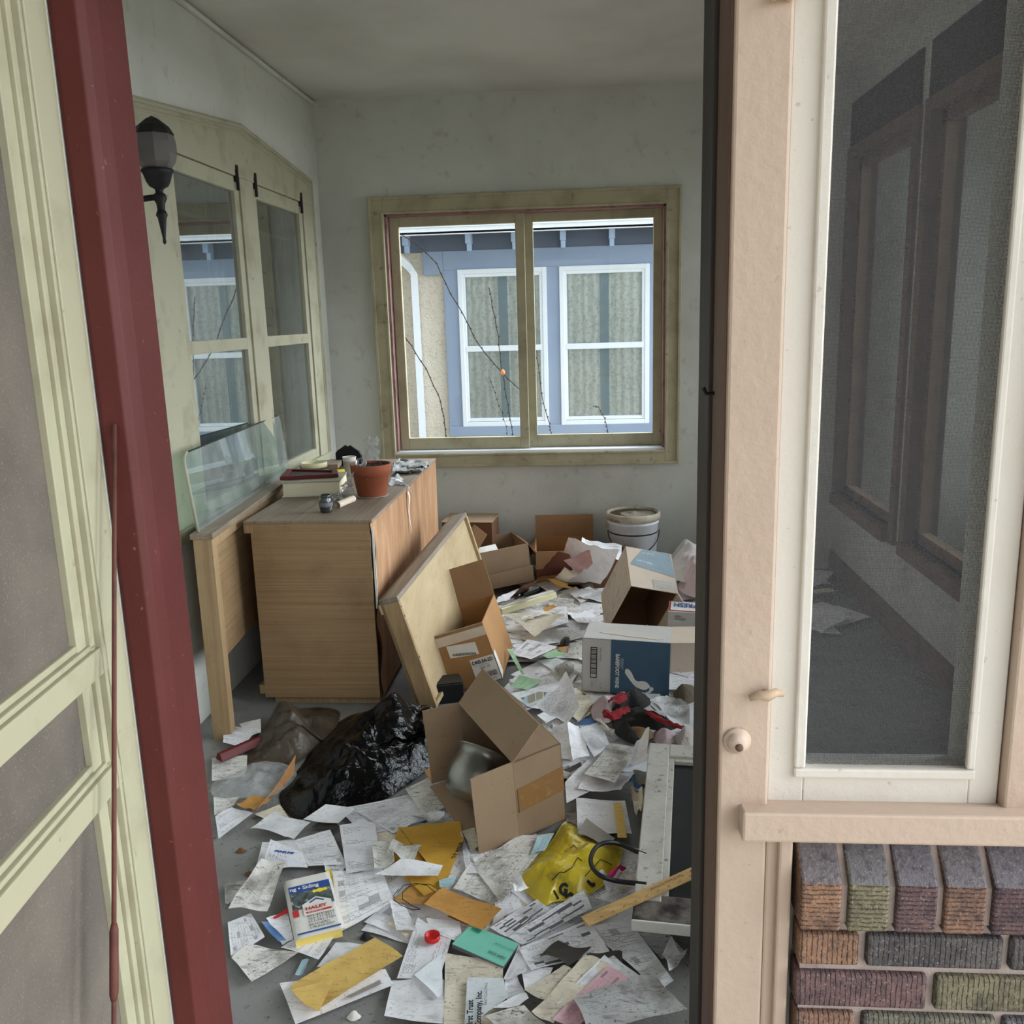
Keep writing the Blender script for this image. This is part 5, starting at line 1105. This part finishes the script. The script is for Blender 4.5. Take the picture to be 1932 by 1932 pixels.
# ================================================================== PAIL
PC_ = V((.267, 5.26, .045)); t = thing('plastic_pail', 'white plastic pail with a dirty lid against the far wall', 'pail', PC_)
MB().lathe([(.0001, 0), (.128, 0), (.131, .006), (.145, .30), (.150, .302), (.150, .316), (.146, .318), (.147, .335)], PC_, 44).build('pail_body', mt['pail'], t, smooth=True)
MB().lathe([(.150, .322), (.158, .324), (.160, .352), (.156, .364), (.148, .366), (.140, .352)], PC_, 44, cap=False).build('lid_rim', mt['lid'], t, smooth=True)
MB().lathe([(.141, .352), (.10, .350), (.05, .354), (.022, .356), (.02, .362), (.0001, .363)], PC_, 40).build('lid_top', mt['lidtop'], t, smooth=True)
MB().lathe([(.1405, .243), (.1445, .246), (.1445, .252), (.1405, .255)], PC_, 44, cap=False).build('wire_band', mt['wire'], t, smooth=True)
pts = []
for k in range(21):
    a = PI*k/20; pts.append(PC_+V((-.15*math.cos(a), -.10*math.sin(a)-.03, .26-.125*math.sin(a))))
MB().tube(pts, .0028, 6).build('bail_handle', mt['wire'], t, smooth=True)
MB().tube([pts[9]-V((.0, .002, .0)), pts[12]-V((0, .002, 0))], .008, 10).build('grip', mt['rust'], t, smooth=True)

# ================================================================== BAGS, CLOTH
def bag_h(H, sc, seed, peak=None, wr=.45):
    def f(t, a, p):
        e = (1-t**2.2)
        b = H*(.55+.45*(1-t))*e
        if peak:
            for (px, py, ph, pr) in peak: b += ph*math.exp(-((p.x-px)**2+(p.y-py)**2)/pr**2)*min(1, e*1.5)
        k = .6*ridge(p, sc*.45, seed)+.4*ridge(p, sc*1.3, seed+2); f2 = fbm(p, sc*.6, seed+4)
        return max(.002, b*(1+wr*f2) + (abs(k-.9)*-.055+.03)*min(1, e*2)*H*6*wr)
    return f
bag = zq(idf, [(528, 1500), (545, 1538), (585, 1547), (650, 1530), (720, 1512), (770, 1480), (830, 1440), (868, 1422)], .002)+[V((-.40, 3.02, .002)), V((-.50, 3.22, .002)), V((-.75, 3.34, .002)), V((-.95, 3.33, .002)), V((-1.02, 3.10, .002)), V((-1.03, 2.90, .002))]
c0 = sum(bag, V())/len(bag)
o = MB().star(c0, bag, bag_h(.12, 7., 3., [(-.66, 3.22, .12, .17), (-.9, 2.70, .03, .1), (-.55, 3.08, .07, .14)], .75), 46, 170).build('garbage_bag', mt['bag'], smooth=True)
tag(o, 'crumpled shiny black garbage bag lying in front of the dresser', 'bag')
ob = zq(idf, [(462, 1452), (520, 1458), (560, 1440), (610, 1400)], .004)+[V((-.98, 3.1, .004)), V((-1.02, 3.36, .004)), V((-1.20, 3.36, .004)), V((-1.28, 3.16, .004)), V((-1.26, 2.98, .004))]
o = MB().star(sum(ob, V())/len(ob), ob, bag_h(.05, 10., 8., [(-1.16, 3.22, .06, .11)], 1.2), 40, 140).build('garbage_bag', mt['olivebag'], smooth=True); tag(o, 'olive brown plastic sack left of the black garbage bag', 'bag')
pb = zq(idf, [(404, 1503), (470, 1506), (520, 1500), (560, 1462), (530, 1440), (480, 1440), (440, 1462), (405, 1475)], .012)
o = MB().star(sum(pb, V())/len(pb), pb, bag_h(.035, 12., 5., None, .9), 24, 90).build('plastic_bag', mt['plastic'], smooth=True); tag(o, 'clear plastic bag left of the black garbage bag', 'bag')
P(cl, [(300, 910), (460, 820), (720, 820), (515, 1010)], 5, PM, 'orange torn envelope under the clear plastic bag', name='envelope', cat='envelope', curl=.012)
P(cl, [(515, 1010), (700, 820), (1030, 400), (1000, 560)], 8, PK, 'brown kraft strip along the left side of the black garbage bag', name='kraft_strip', cat='kraft paper', lift=(0, .01, .03, .01))
a0, a1 = atz(413, 1435, .012), atz(490, 1402, .012); t = thing('painted_stick', 'short dark red painted stick at the left by the headboard post', 'stick', (a0+a1)/2)
dx = (a1-a0).normalized(); nn = V((-dx.y, dx.x, 0))*.022
MB().hexa([a0-nn, a1-nn, a1+nn, a0+nn], [p+V((0, 0, .028)) for p in (a0-nn*.4, a1-nn*.4, a1+nn*.4, a0+nn*.4)]).build('stick_body', mt['darkred'], t, .003)
# yellow bag
yb = zq(c6, [(668, 1310), (690, 1390), (760, 1470), (850, 1520), (905, 1500), (960, 1490), (1100, 1470), (1260, 1380), (1340, 1290), (1390, 1150), (1330, 1080), (1200, 1030), (1070, 950), (985, 935), (900, 1060), (800, 1180)], .012)
yc = sum(yb, V())/len(yb)
from mathutils.bvhtree import BVHTree
ymb = MB().star(yc, yb, bag_h(.045, 9., 21., [(-.13, 2.22, .018, .09), (.02, 2.30, .015, .07)], .8), 46, 170)
o = ymb.build('shopping_bag', mt['yellow'], smooth=True); tag(o, 'dirty yellow shopping bag with black letters in front of the fallen carton', 'bag')
bvh = BVHTree.FromPolygons([tuple(p) for p in ymb.v], ymb.f)
def cy(x, y): return (970+x*.12422, 1540+y*.12422)
def on_bag(pts, r, name):
    Q = []
    for i in range(len(pts)-1):
        for k in range(6):
            f = k/6; x = pts[i][0]*(1-f)+pts[i+1][0]*f; y = pts[i][1]*(1-f)+pts[i+1][1]*f
            hit = bvh.ray_cast(EYE, ray(*cy(x, y)).normalized())[0]
            if hit is not None: Q.append(hit+V((0, 0, .0008)))
    if len(Q) > 2: MB().tube(Q, r, 6).build(name, mt['ink'], o, smooth=True)
on_bag([(575, 975), (700, 850), (760, 860), (880, 785), (965, 630), (1040, 690)], .0012, 'printed_outline')
on_bag([(1075, 915), (1180, 800), (1240, 740), (1310, 660), (1400, 700), (1500, 750)], .0012, 'printed_outline')
on_bag([(850, 490), (905, 440), (965, 500)], .001, 'printed_outline')
on_bag([(815, 1075), (785, 1035), (735, 1045), (705, 1095), (710, 1155), (745, 1190), (785, 1175), (800, 1125), (755, 1125)], .0042, 'printed_letter')
on_bag([(775, 1235), (860, 1180), (900, 1215)], .0045, 'printed_letter')
on_bag([(1110, 985), (1150, 1030), (1240, 1065)], .0048, 'printed_letter'); on_bag([(1170, 1075), (1225, 1020)], .0045, 'printed_letter')
on_bag([(600, 1130), (690, 1290)], .003, 'printed_letter')
# black hose loop
hp_ = [(1560, 1165), (1480, 1135), (1380, 1090), (1290, 1075), (1210, 1105), (1170, 1180), (1180, 1250), (1240, 1310), (1350, 1345), (1475, 1360), (1560, 1370)]
Q = [atz(*c6(*p), .135 if 2 < i < 8 else .12) for i, p in enumerate(hp_)]
Q2 = []
for i in range(len(Q)-1):
    p0, p1, p2, p3 = Q[max(i-1, 0)], Q[i], Q[i+1], Q[min(i+2, len(Q)-1)]
    for k in range(5):
        f = k/5; Q2.append(.5*((2*p1)+(p2-p0)*f+(2*p0-5*p1+4*p2-p3)*f*f+(3*p1-p0-3*p2+p3)*f**3))
Q2.append(Q[-1])
o = MB().tube(Q2, .0062, 10).build('rubber_hose', mt['rubber'], smooth=True); tag(o, 'black rubber hose looping over the yellow bag', 'hose')
# red bottle cap, wire loop, mint booklet, directory
p = atz(816, 1772, .022); t = thing('bottle_cap', 'bright red plastic bottle cap standing open on a statement sheet', 'bottle cap', p)
MB().lathe([(.0001, 0), (.0185, 0), (.0195, .002), (.0195, .013), (.0175, .013), (.0172, .003), (.0001, .003)], p, 30).build('cap_wall', mt['redcap'], t, smooth=True)
wl = [(1480, 610), (1440, 660), (1445, 700), (1500, 740), (1590, 775), (1650, 770), (1580, 740), (1510, 690), (1510, 640), (1560, 590), (1640, 570), (1730, 575), (1790, 610), (1770, 640), (1700, 580), (1620, 565), (1520, 580), (1470, 640)]
Q = [atz(*c7(*p), .03+.012*(i % 3)) for i, p in enumerate(wl)]
o = MB().tube(Q, .0011, 5).build('wire_loop', mt['wire'], smooth=True); tag(o, 'loop of thin dark wire on the orange envelope', 'wire')
mq = zq(c8, [(50, 1000), (440, 1172), (560, 1000), (195, 850)], .028)
t = thing('booklet', 'mint green cheque booklet lying right of the red cap', 'booklet', sum(mq, V())/4)
MB().slab([p-V((0, 0, .012)) for p in mq], .010).build('pages', mt['greyink'], t); MB().slab([p-V((0, 0, .0018)) for p in mq], .002).build('cover', mt['mint'], t, .0008)
dx = (mq[1]-mq[0]); dy = (mq[3]-mq[0])
gi = M('dark_green_ink', (30, 120, 100), rough=.8)
txt(t, '1982', mq[0]+dx*.08+dy*.78+V((0, 0, .001)), dx, dy, .014, gi, bold=.001); txt(t, 'BANK STATEMENT', mq[0]+dx*.62+dy*.62+V((0, 0, .001)), dx, dy, .008, gi); txt(t, '0023 6402', mq[0]+dx*.62+dy*.22+V((0, 0, .001)), dx, dy, .012, mt['ink'])
MK = pose((-.743, 1.943, .010), (0, 0, 24.6)); w, d, h = .118, .262, .026
t = thing('phone_directory', 'folded phone directory with a blue and white cover and yellow pages', 'book', MK @ V((w/2, d/2, 0)))
b = MB()
pr_ = [(w, 0), (w, h*.9)]+[(w*(1-k/8)*.96+.012, h) for k in range(0, 8)]+[(.012-.012*math.sin(a), h/2+h/2*math.cos(a)) for a in [PI*k/8 for k in range(1, 8)]]+[(.012, 0)]
b.prism([MK @ V((x, .004, z)) for x, z in pr_], MK.to_3x3() @ V((0, d-.008, 0))); b.build('pages', mt['ypages'], t)
b = MB(); pr2 = [(w, h*.93)]+[(w*(1-k/8)*.96+.012, h+.0005) for k in range(0, 8)]+[(.0115-.013*math.sin(a), h/2+(h/2+.0008)*math.cos(a)) for a in [PI*k/8 for k in range(1, 9)]]
n_ = len(pr2); b.add([MK @ V((x, y, z)) for y in (0, d) for x, z in pr2], [(i, i+1, n_+i+1, n_+i) for i in range(n_-1)]); b.build('cover', mt['label'], t, smooth=True)
def onK(x, y): return MK @ V((x, y, h+.0022))
def kq(x0, x1, y0, y1, name, mat, dz=0.): MB().add([onK(x0, y0)+V((0, 0, dz)), onK(x1, y0)+V((0, 0, dz)), onK(x1, y1)+V((0, 0, dz)), onK(x0, y1)+V((0, 0, dz))], [(0, 1, 2, 3)]).build(name, mat, t)
kq(.008, w, .192, .224, 'blue_banner', mt['blueink']); kq(.008, w, .014, .020, 'blue_line', mt['blueink'])
kq(.008, w, .118, .192, 'house_picture', M('printed_house_photo', (92, 100, 104), [((44, 60, 44), 60, .45, .6, .9), ((190, 194, 200), 40, .6, .7, .8)], .5), 0)
q = MB()
for k in range(12):
    r1 = .012 if k % 2 else .018
b = MB(); b.add([onK(.088+(.020 if k % 2 else .026)*math.cos(2*PI*k/16), .182+(.006 if k % 2 else .010)*math.sin(2*PI*k/16))+V((0, 0, .0006)) for k in range(16)], [tuple(range(16))]); b.build('yellow_starburst', mt['yellowink'], t)
b = MB(); b.add([onK(x, y)+V((0, 0, .0008)) for x, y in ((.034, .084), (.110, .084), (.110, .132), (.073, .158), (.034, .132))], [tuple(range(5))]); b.build('house_emblem', mt['label'], t)
X_, Y_, Z_ = fx(MK)
b = MB(); b.prism([onK(x, y)+V((0, 0, .0012)) for x, y in ((.052, .136), (.073, .151), (.094, .136), (.090, .133), (.073, .145), (.056, .133))], (0, 0, .0003)); b.build('roof_mark', mt['blueink'], t)
txt(t, 'ng • Siding', onK(.010, .201), X_, Y_, .022, mt['whiteink'], bold=.0006, squeeze=.85); txt(t, 'HALEY', onK(.040, .104)+V((0, 0, .001)), X_, Y_, .0185, mt['redink'], bold=.0006)
b = MB(); b.add([onK(x, y)+V((0, 0, .001)) for x, y in ((.042, .091), (.104, .091), (.108, .095), (.104, .099), (.042, .099), (.038, .095))], [tuple(range(6))]); b.build('red_bar', mt['redink'], t)
txt(t, 'EXTERIORS', onK(.045, .0922)+V((0, 0, .0005)), X_, Y_, .0075, mt['whiteink'])
for i, s_ in enumerate(('952-415-2617', '763-571-5511', '612-501-5100')): txt(t, s_, onK(.040, .073-.011*i), X_, Y_, .0125, mt['ink'])
txt(t, 'BRAINERD\n218-828-2007', onK(.040, .038), X_, Y_, .0115, mt['ink'])
kq(.006, .022, .088, .116, 'red_spine_mark', mt['redink'], .0002)
P(c7, [(900, 470), (945, 455), (970, 640), (940, 620)], 8, [mt['yellowink']][0], 'torn yellow directory page showing at the right edge of the directory', name='directory_page', n=4)

# old window sash lying on the litter, with the ruler across it
MS = pose((.096, 1.955, .085), (1.2, 0, -6.6)); w, d, h = .50, .89, .035
t = thing('old_window_sash', 'weathered wooden window sash lying on the litter inside the right jamb', 'window sash', MS @ V((w/2, d/2, 0)))
MB().box(0, .068, .07, d, 0, h, MS).build('near_stile', mt['sashgrey'], t, .003)
MB().box(w-.068, w, .07, d, 0, h, MS).build('far_stile', mt['sashgrey'], t, .003)
MB().box(.068, w-.068, d-.08, d, 0, h, MS).build('top_rail', mt['sashgrey'], t, .003)
b = MB(); b.box(0, w, .0, .10, 0, h-.004, MS); b.build('bottom_rail', mt['charred'], t, .006)
b = MB(); b.box(-.001, .145, -.004, .002, -.002, h-.006, MS); b.box(.150, w, -.004, .002, .0, h-.006, MS); b.build('peeling_edge', mt['whiteink'], t, .003)
MB().box(.066, .085, .10, d-.08, .006, h-.008, MS).box(.085, w-.085, d-.10, d-.08, .006, h-.008, MS).build('glazing_bead', mt['sashgrey'], t, .003)
MB().box(.08, w-.066, .09, d-.09, .010, .014, MS).build('pane', mt['blackpane'], t)
b = MB()
for (x, y) in ((.03, .03), (.45, .03), (.03, .85), (.45, .85)): b.box(x, x+.04, y, y+.04, -.075, 0, MS)
t2 = thing('brick_rubble', 'old bricks hidden under the window sash', 'bricks', (.3, 2.3, 0))
for (x, y) in ((.06, .04), (.36, .05), (.06, .70), (.36, .70)): pass
bpy.data.objects.remove(t2)
q0, q1 = atz(1097, 1733, .105), atz(1330, 1628, .158)
dx = (q1-q0).normalized(); sd = V((dx.y, -dx.x, 0)).normalized()
WR = .036
t = thing('yardstick', 'wooden yardstick with printed numbers lying across the old sash', 'ruler', (q0+q1)/2)
base = [q0-dx*.0, q0+sd*WR, q1+dx*.12+sd*WR, q1+dx*.12]
MB().slab([base[0], base[1], base[2], base[3]], .006).build('stick', mt['rulerw'], t, .001)
up = dx.cross(sd); up = up if up.z > 0 else -up
def onR(a, s_): return q0+dx*a+sd*s_+up*.0075
for o_ in ():
    pass
txt(t, '"Parts & Service Till Midnite"', onR(.285, .012), -dx, sd, .0135, mt['ink'], squeeze=.62)
for k in range(10): txt(t, '%d' % (36-k), onR(.045+.032*k, .029), -dx, sd, .0085, mt['ink'])
b = MB()
for k in range(44): b.add([onR(.02+.008*k, .0325), onR(.021+.008*k, .0325), onR(.021+.008*k, .0355), onR(.02+.008*k, .0355)], [(0, 1, 2, 3)])
b.build('inch_marks', mt['ink'], t)
txt(t, 'CITY SERVICE', onR(.075, .008), -dx, sd, .006, mt['ink']); txt(t, '10', onR(.325, .012), -dx, sd, .02, mt['ink'])

# clothes right of the middle
def cloth(name, lab, pts, H, mat, sc, seed, z=.01, peak=None, wr=.6, f=cr):
    b = zq(f, pts, z+.03); o = MB().star(sum(b, V())/len(b), b, bag_h(H, sc, seed, peak, wr), 26, 96).build(name, mat, smooth=True)
    return tag(o, lab, 'clothing', 'clothes on the litter')
cloth('pink_garment', 'grubby pinkish garment heaped against the wine carton', [(520, 290), (550, 400), (640, 440), (760, 440), (840, 340), (880, 230), (880, 150), (760, 110), (620, 140), (550, 200)], .055, mt['pinkcloth'], 15, 2, .03)
def cloth2(name, lab, polys, mat, cat='clothing', f=cr):
    mb = MB()
    for pts, H, sc, seed, z, w_ in polys:
        b = zq(f, pts, z+.03); mb.star(sum(b, V())/len(b), b, bag_h(H, sc, seed, None, w_), 24, 90)
    return tag(mb.build(name, mat, smooth=True), lab, cat, 'clothes on the litter')
cloth2('black_jacket', 'black jacket heaped in front of the wine carton', [
    ([(760, 330), (830, 250), (960, 130), (1130, 90), (1270, 120), (1290, 200), (1180, 270), (980, 300), (860, 350)], .085, 11, 4, .04, .6),
    ([(740, 330), (860, 300), (1010, 270), (1250, 300), (1400, 400), (1640, 500), (1480, 560), (1330, 540), (1150, 510), (960, 540), (830, 450)], .07, 11, 14, .035, .6),
    ([(830, 430), (960, 500), (1080, 600), (1170, 700), (1090, 730), (940, 670), (830, 580)], .05, 12, 24, .03, .6)], mt['darkcloth'])
def ribbon(name, lab, pts, w_, z, mat, grp, cat='clothing', f=cr, bulge=.012):
    C_ = zq(f, pts, z+.03); n_ = (len(C_)-1)*6
    def fn(u, v):
        x = u*(len(C_)-1); i = min(int(x), len(C_)-2); p = C_[i].lerp(C_[i+1], x-i); dr_ = (C_[min(i+1, len(C_)-1)]-C_[i]).normalized(); sd_ = V((-dr_.y, dr_.x, 0))
        ww = w_*(.65+.5*math.sin(PI*u))*(1+.3*fbm((p.x, p.y, v), 30))
        return p+sd_*((v-.5)*ww)+V((0, 0, bulge*math.sin(PI*v)+.008*fbm((p.x, p.y, v*.3), 45)))
    return tag(MB().grid(fn, n_, 8).build(name, mat, smooth=True), lab, cat, grp)
ribbon('red_cuff', 'red cuff between the pink garment and the black jacket', [(715, 300), (760, 380), (830, 340), (920, 290), (1010, 270)], .045, .10, mt['redcloth'], 'clothes on the litter')
ribbon('red_collar', 'bright red crumpled collar at the top of the pink garment', [(800, 190), (850, 150), (900, 110), (930, 80)], .055, .10, mt['redcloth'], 'clothes on the litter')
ribbon('red_trim', 'long dark red cloth edge beside the grey newspaper', [(1240, 300), (1330, 350), (1450, 420), (1600, 480), (1720, 510)], .028, .10, mt['redcloth'], 'clothes on the litter', bulge=.006)
P(cr, [(1280, 270), (1500, 90), (1800, 270), (1800, 500)], 28, PN, 'grey newspaper page beside the black jacket', name='newspaper', cat='newspaper', curl=.02)
cloth('balled_sock', 'grubby white sock balled up by the right jamb', [(1320, 600), (1340, 680), (1450, 750), (1560, 740), (1620, 650), (1620, 580), (1500, 530), (1380, 540)], .045, mt['pinkcloth'], 16, 12, .02)
cloth('striped_rag', 'crumpled pale striped rag beside the balled sock', [(1640, 600), (1660, 740), (1720, 770), (1860, 740), (1860, 560), (1740, 540)], .035, mt['whitecloth'], 22, 14, .03)
cloth('brown_rag', 'brown rag heaped right of the wine carton', [(1590, 130), (1620, 190), (1740, 210), (1880, 150), (1880, 0), (1700, -20), (1600, 40)], .055, mt['browncloth'], 14, 16, .03)
cloth('kraft_crumple', 'crumpled brown paper by the dark jacket sleeve', [(1030, 510), (1130, 620), (1200, 680), (1320, 640), (1310, 560), (1180, 500)], .014, mt['cardin'], 16, 18, .045)
cloth('pale_sweater', 'pale sweater bundled behind the big tilted carton', [(1640, 520), (1660, 600), (1760, 640), (1900, 620), (1950, 500), (1850, 440), (1700, 440)], .12, mt['whitecloth'], 10, 20, .10, f=c4)
cloth('white_drape', 'pale cloth beside the tilted carton at the right', [(1720, 650), (1760, 720), (1900, 740), (1960, 600), (1850, 520)], .14, mt['pinkcloth'], 10, 23, .05, f=c4)
o = MB().star(V((.62, 5.15, .10)), [V((.62+.17*math.cos(a), 5.15+.13*math.sin(a), .0)) for a in [2*PI*k/9 for k in range(9)]], bag_h(.20, 9, 25, None, .5), 24, 90).build('paper_sack', mt['carddk'], smooth=True); tag(o, 'dark brown sack heap right of the pail by the far wall', 'sack')
o = MB().star(atz(*cc(705, 630), .08), [atz(*cc(*p), .05) for p in ((660, 640), (680, 690), (740, 670), (745, 600), (700, 590))], bag_h(.013, 30, 27), 14, 50).build('black_rag', mt['rubber'], smooth=True); tag(o, 'little black rag left of the wine carton', 'rag')
o = MB().star(atz(*cc(700, 900), .08), [atz(*cc(*p), .05) for p in ((620, 870), (690, 970), (740, 950), (790, 860), (740, 820), (650, 840))], bag_h(.022, 30, 29, None, .9), 18, 60).build('plastic_wad', mt['foil'], smooth=True); tag(o, 'wad of greyish plastic left of the wine carton', 'plastic wad')
o = MB().star(V((.42, 2.02, .03)), [V((.28, 1.92, 0)), V((.42, 1.86, 0)), V((.62, 1.95, 0)), V((.60, 2.1, 0)), V((.4, 2.12, 0))], bag_h(.06, 12, 31), 18, 60).build('dark_rag', mt['redcloth'], smooth=True); tag(o, 'dark red rag at the lower right corner behind the jamb', 'rag')
P(c6, [(600, 1400), (640, 1360), (740, 1460), (640, 1540)], 5, PW, 'crumpled white wrapper at the left of the yellow bag', name='crumpled_wrapper', cat='wrapper', curl=.03, n=12)
P(c6, [(1230, 1390), (1290, 1330), (1400, 1330), (1320, 1450)], 5, PW, 'crumpled white tissue between the yellow bag and the ruler', name='crumpled_tissue', cat='tissue', curl=.03, n=12)
P(idf, [(640, 1528), (770, 1500), (812, 1546), (690, 1580)], 2, PT, 'printed sheet partly under the front of the black garbage bag')
P(idf, [(765, 1490), (850, 1448), (880, 1500), (800, 1545)], 1, PD, 'dirty sheet between the black garbage bag and the fallen carton')
P(idf, [(800, 1455), (850, 1425), (866, 1450), (815, 1480)], 4, PK, 'brown card scrap between the black garbage bag and the fallen carton', name='card', cat='card', n=4)
P(idf, [(1090, 1300), (1000, 1290), (985, 1335), (1080, 1350)], 7, PW, 'plain sheet lying left of the pink garment and wine carton')
P(idf, [(560, 1700), (600, 1690), (625, 1740), (575, 1755)], 1, PC, 'cream sheet edge under the lower left of the directory', n=4)
o = MB().star(atz(*c6(1370, 1270), .05), [atz(*c6(*p), .03) for p in ((1290, 1300), (1290, 1340), (1360, 1300), (1420, 1260), (1380, 1250), (1320, 1270))], bag_h(.015, 20, 37), 12, 50).build('magenta_ribbon', M('magenta_cloth', (206, 50, 110), rough=.8), smooth=True); tag(o, 'scrap of magenta ribbon inside the hose loop', 'ribbon')
# rails behind the labelled carton, black box by the drawer
a0, a1 = atz(*c4(500, 850), .075), atz(*c4(870, 735), .075)
t = thing('metal_rail', 'long cream metal rail lying among the papers behind the labelled carton', 'metal rail', (a0+a1)/2)
dx = (a1-a0).normalized(); sd = V((-dx.y, dx.x, 0))
MB().hexa([a0-sd*.035, a1-sd*.035, a1+sd*.035, a0+sd*.035], [p+V((0, 0, .03)) for p in (a0-sd*.028, a1-sd*.028, a1+sd*.028, a0+sd*.028)]).build('rail_body', mt['creammetal'], t, .004)
MB().hexa([p+V((0, 0, .030)) for p in (a0-sd*.012, a1-sd*.012, a1+sd*.012, a0+sd*.012)], [p+V((0, 0, .036)) for p in (a0-sd*.012, a1-sd*.012, a1+sd*.012, a0+sd*.012)]).build('rail_ridge', mt['whiteink'], t, .002)
a0, a1 = atz(*c4(520, 790), .115), atz(*c4(770, 690), .115)
t = thing('metal_strip', 'narrow silvery strip with a black end beside the cream metal rail', 'strip', (a0+a1)/2)
dx = (a1-a0).normalized(); sd = V((-dx.y, dx.x, 0)); mid = a0.lerp(a1, .55)
MB().hexa([a0-sd*.012, mid-sd*.014, mid+sd*.014, a0+sd*.012], [p+V((0, 0, .003)) for p in (a0-sd*.012, mid-sd*.014, mid+sd*.014, a0+sd*.012)]).build('bare_strip', mt['silver'], t)
MB().hexa([mid-sd*.015, a1-sd*.015, a1+sd*.015, mid+sd*.015], [p+V((0, 0, .018)) for p in (mid-sd*.012, a1-sd*.012, a1+sd*.012, mid+sd*.012)]).build('black_end', mt['rubber'], t, .004)
p = atz(*c3(1765, 1830), 0); MSp = pose(p-V((.055, .0, 0)), (0, 0, 18))
t = thing('black_box', 'small black box between the drawer frame and the labelled carton', 'box', p)
MB().box(0, .11, 0, .10, 0, .085, MSp).build('case', mt['rubber'], t, .006); MB().box(.004, .106, .004, .096, .0855, .088, MSp).build('lid', mt['darkwood'], t, .002)
# crumbs of leaf and bark on the bare floor
for i, (px, py, lab) in enumerate(((455, 1608, 'small dark clump of dead leaf on the bare floor beside the red jamb'), (470, 1652, 'reddish dead leaf on the bare floor left of the curled envelope'), (690, 1770, 'torn dark scrap on the bare floor above the long yellow envelope'), (668, 1918, 'pale crumpled pellet on the bare floor at the bottom'))):
    p = atz(px, py, 0)
    o = MB().star(p+V((0, 0, .004)), [p+V((.016*math.cos(a)*(1+.4*math.sin(3*a+i)), .012*math.sin(a)*(1+.4*math.cos(2*a+i)), 0)) for a in [2*PI*k/8 for k in range(8)]], bag_h(.012, 60, i*3.), 8, 30).build('dead_leaf' if i < 2 else 'floor_scrap', mt['carddk'] if i < 2 else (mt['ink'] if i == 2 else mt['label']), smooth=True)
    tag(o, lab, 'leaf' if i < 2 else 'scrap')
# lettering: turn every text curve into a mesh of its own
bpy.context.view_layer.update()
dg = bpy.context.evaluated_depsgraph_get()
for o in [o for o in SC.objects if o.type == 'FONT']:
    me = bpy.data.meshes.new_from_object(o.evaluated_get(dg)); me.name = 'printed_lettering'
    par, mb_, nm_ = o.parent, o.matrix_basis.copy(), o.name
    bpy.data.objects.remove(o)
    q = bpy.data.objects.new(nm_, me); COL.objects.link(q); q.parent = par; q.matrix_basis = mb_
# ================================================================== LIGHT: overcast daylight
w = bpy.data.worlds.new('overcast_sky'); SC.world = w; w.use_nodes = True
nt = w.node_tree; bg = nt.nodes['Background']
# overcast sky with an added bright lobe at right, dimmed on the entrance side
tc = nt.nodes.new('ShaderNodeTexCoord')
def lobe(d, lo, hi, a, b):
    dp = nt.nodes.new('ShaderNodeVectorMath'); dp.operation = 'DOT_PRODUCT'; nt.links.new(tc.outputs['Generated'], dp.inputs[0]); dp.inputs[1].default_value = V(d).normalized()
    mr = nt.nodes.new('ShaderNodeMapRange'); nt.links.new(dp.outputs['Value'], mr.inputs[0]); mr.interpolation_type = 'SMOOTHSTEP'
    for i, v in zip((1, 2, 3, 4), (lo, hi, a, b)): mr.inputs[i].default_value = v
    return mr.outputs[0]
mu = nt.nodes.new('ShaderNodeMath'); mu.operation = 'MULTIPLY'
nt.links.new(lobe((.86, .12, .5), -.2, 1., .75, 5.5), mu.inputs[0]); nt.links.new(lobe((0, -1, .12), -.1, .6, 1., .28), mu.inputs[1])
bg.inputs[0].default_value = (.945, .975, 1., 1); nt.links.new(mu.outputs[0], bg.inputs[1])
SC.view_settings.view_transform = 'Standard'; SC.view_settings.look = 'None'; SC.view_settings.gamma = 1; SC.view_settings.use_curve_mapping = False
SC.view_settings.exposure = 1.45
SC.cycles.max_bounces = 14; SC.cycles.diffuse_bounces = 8; SC.cycles.transparent_max_bounces = 16; SC.cycles.sample_clamp_indirect = 6
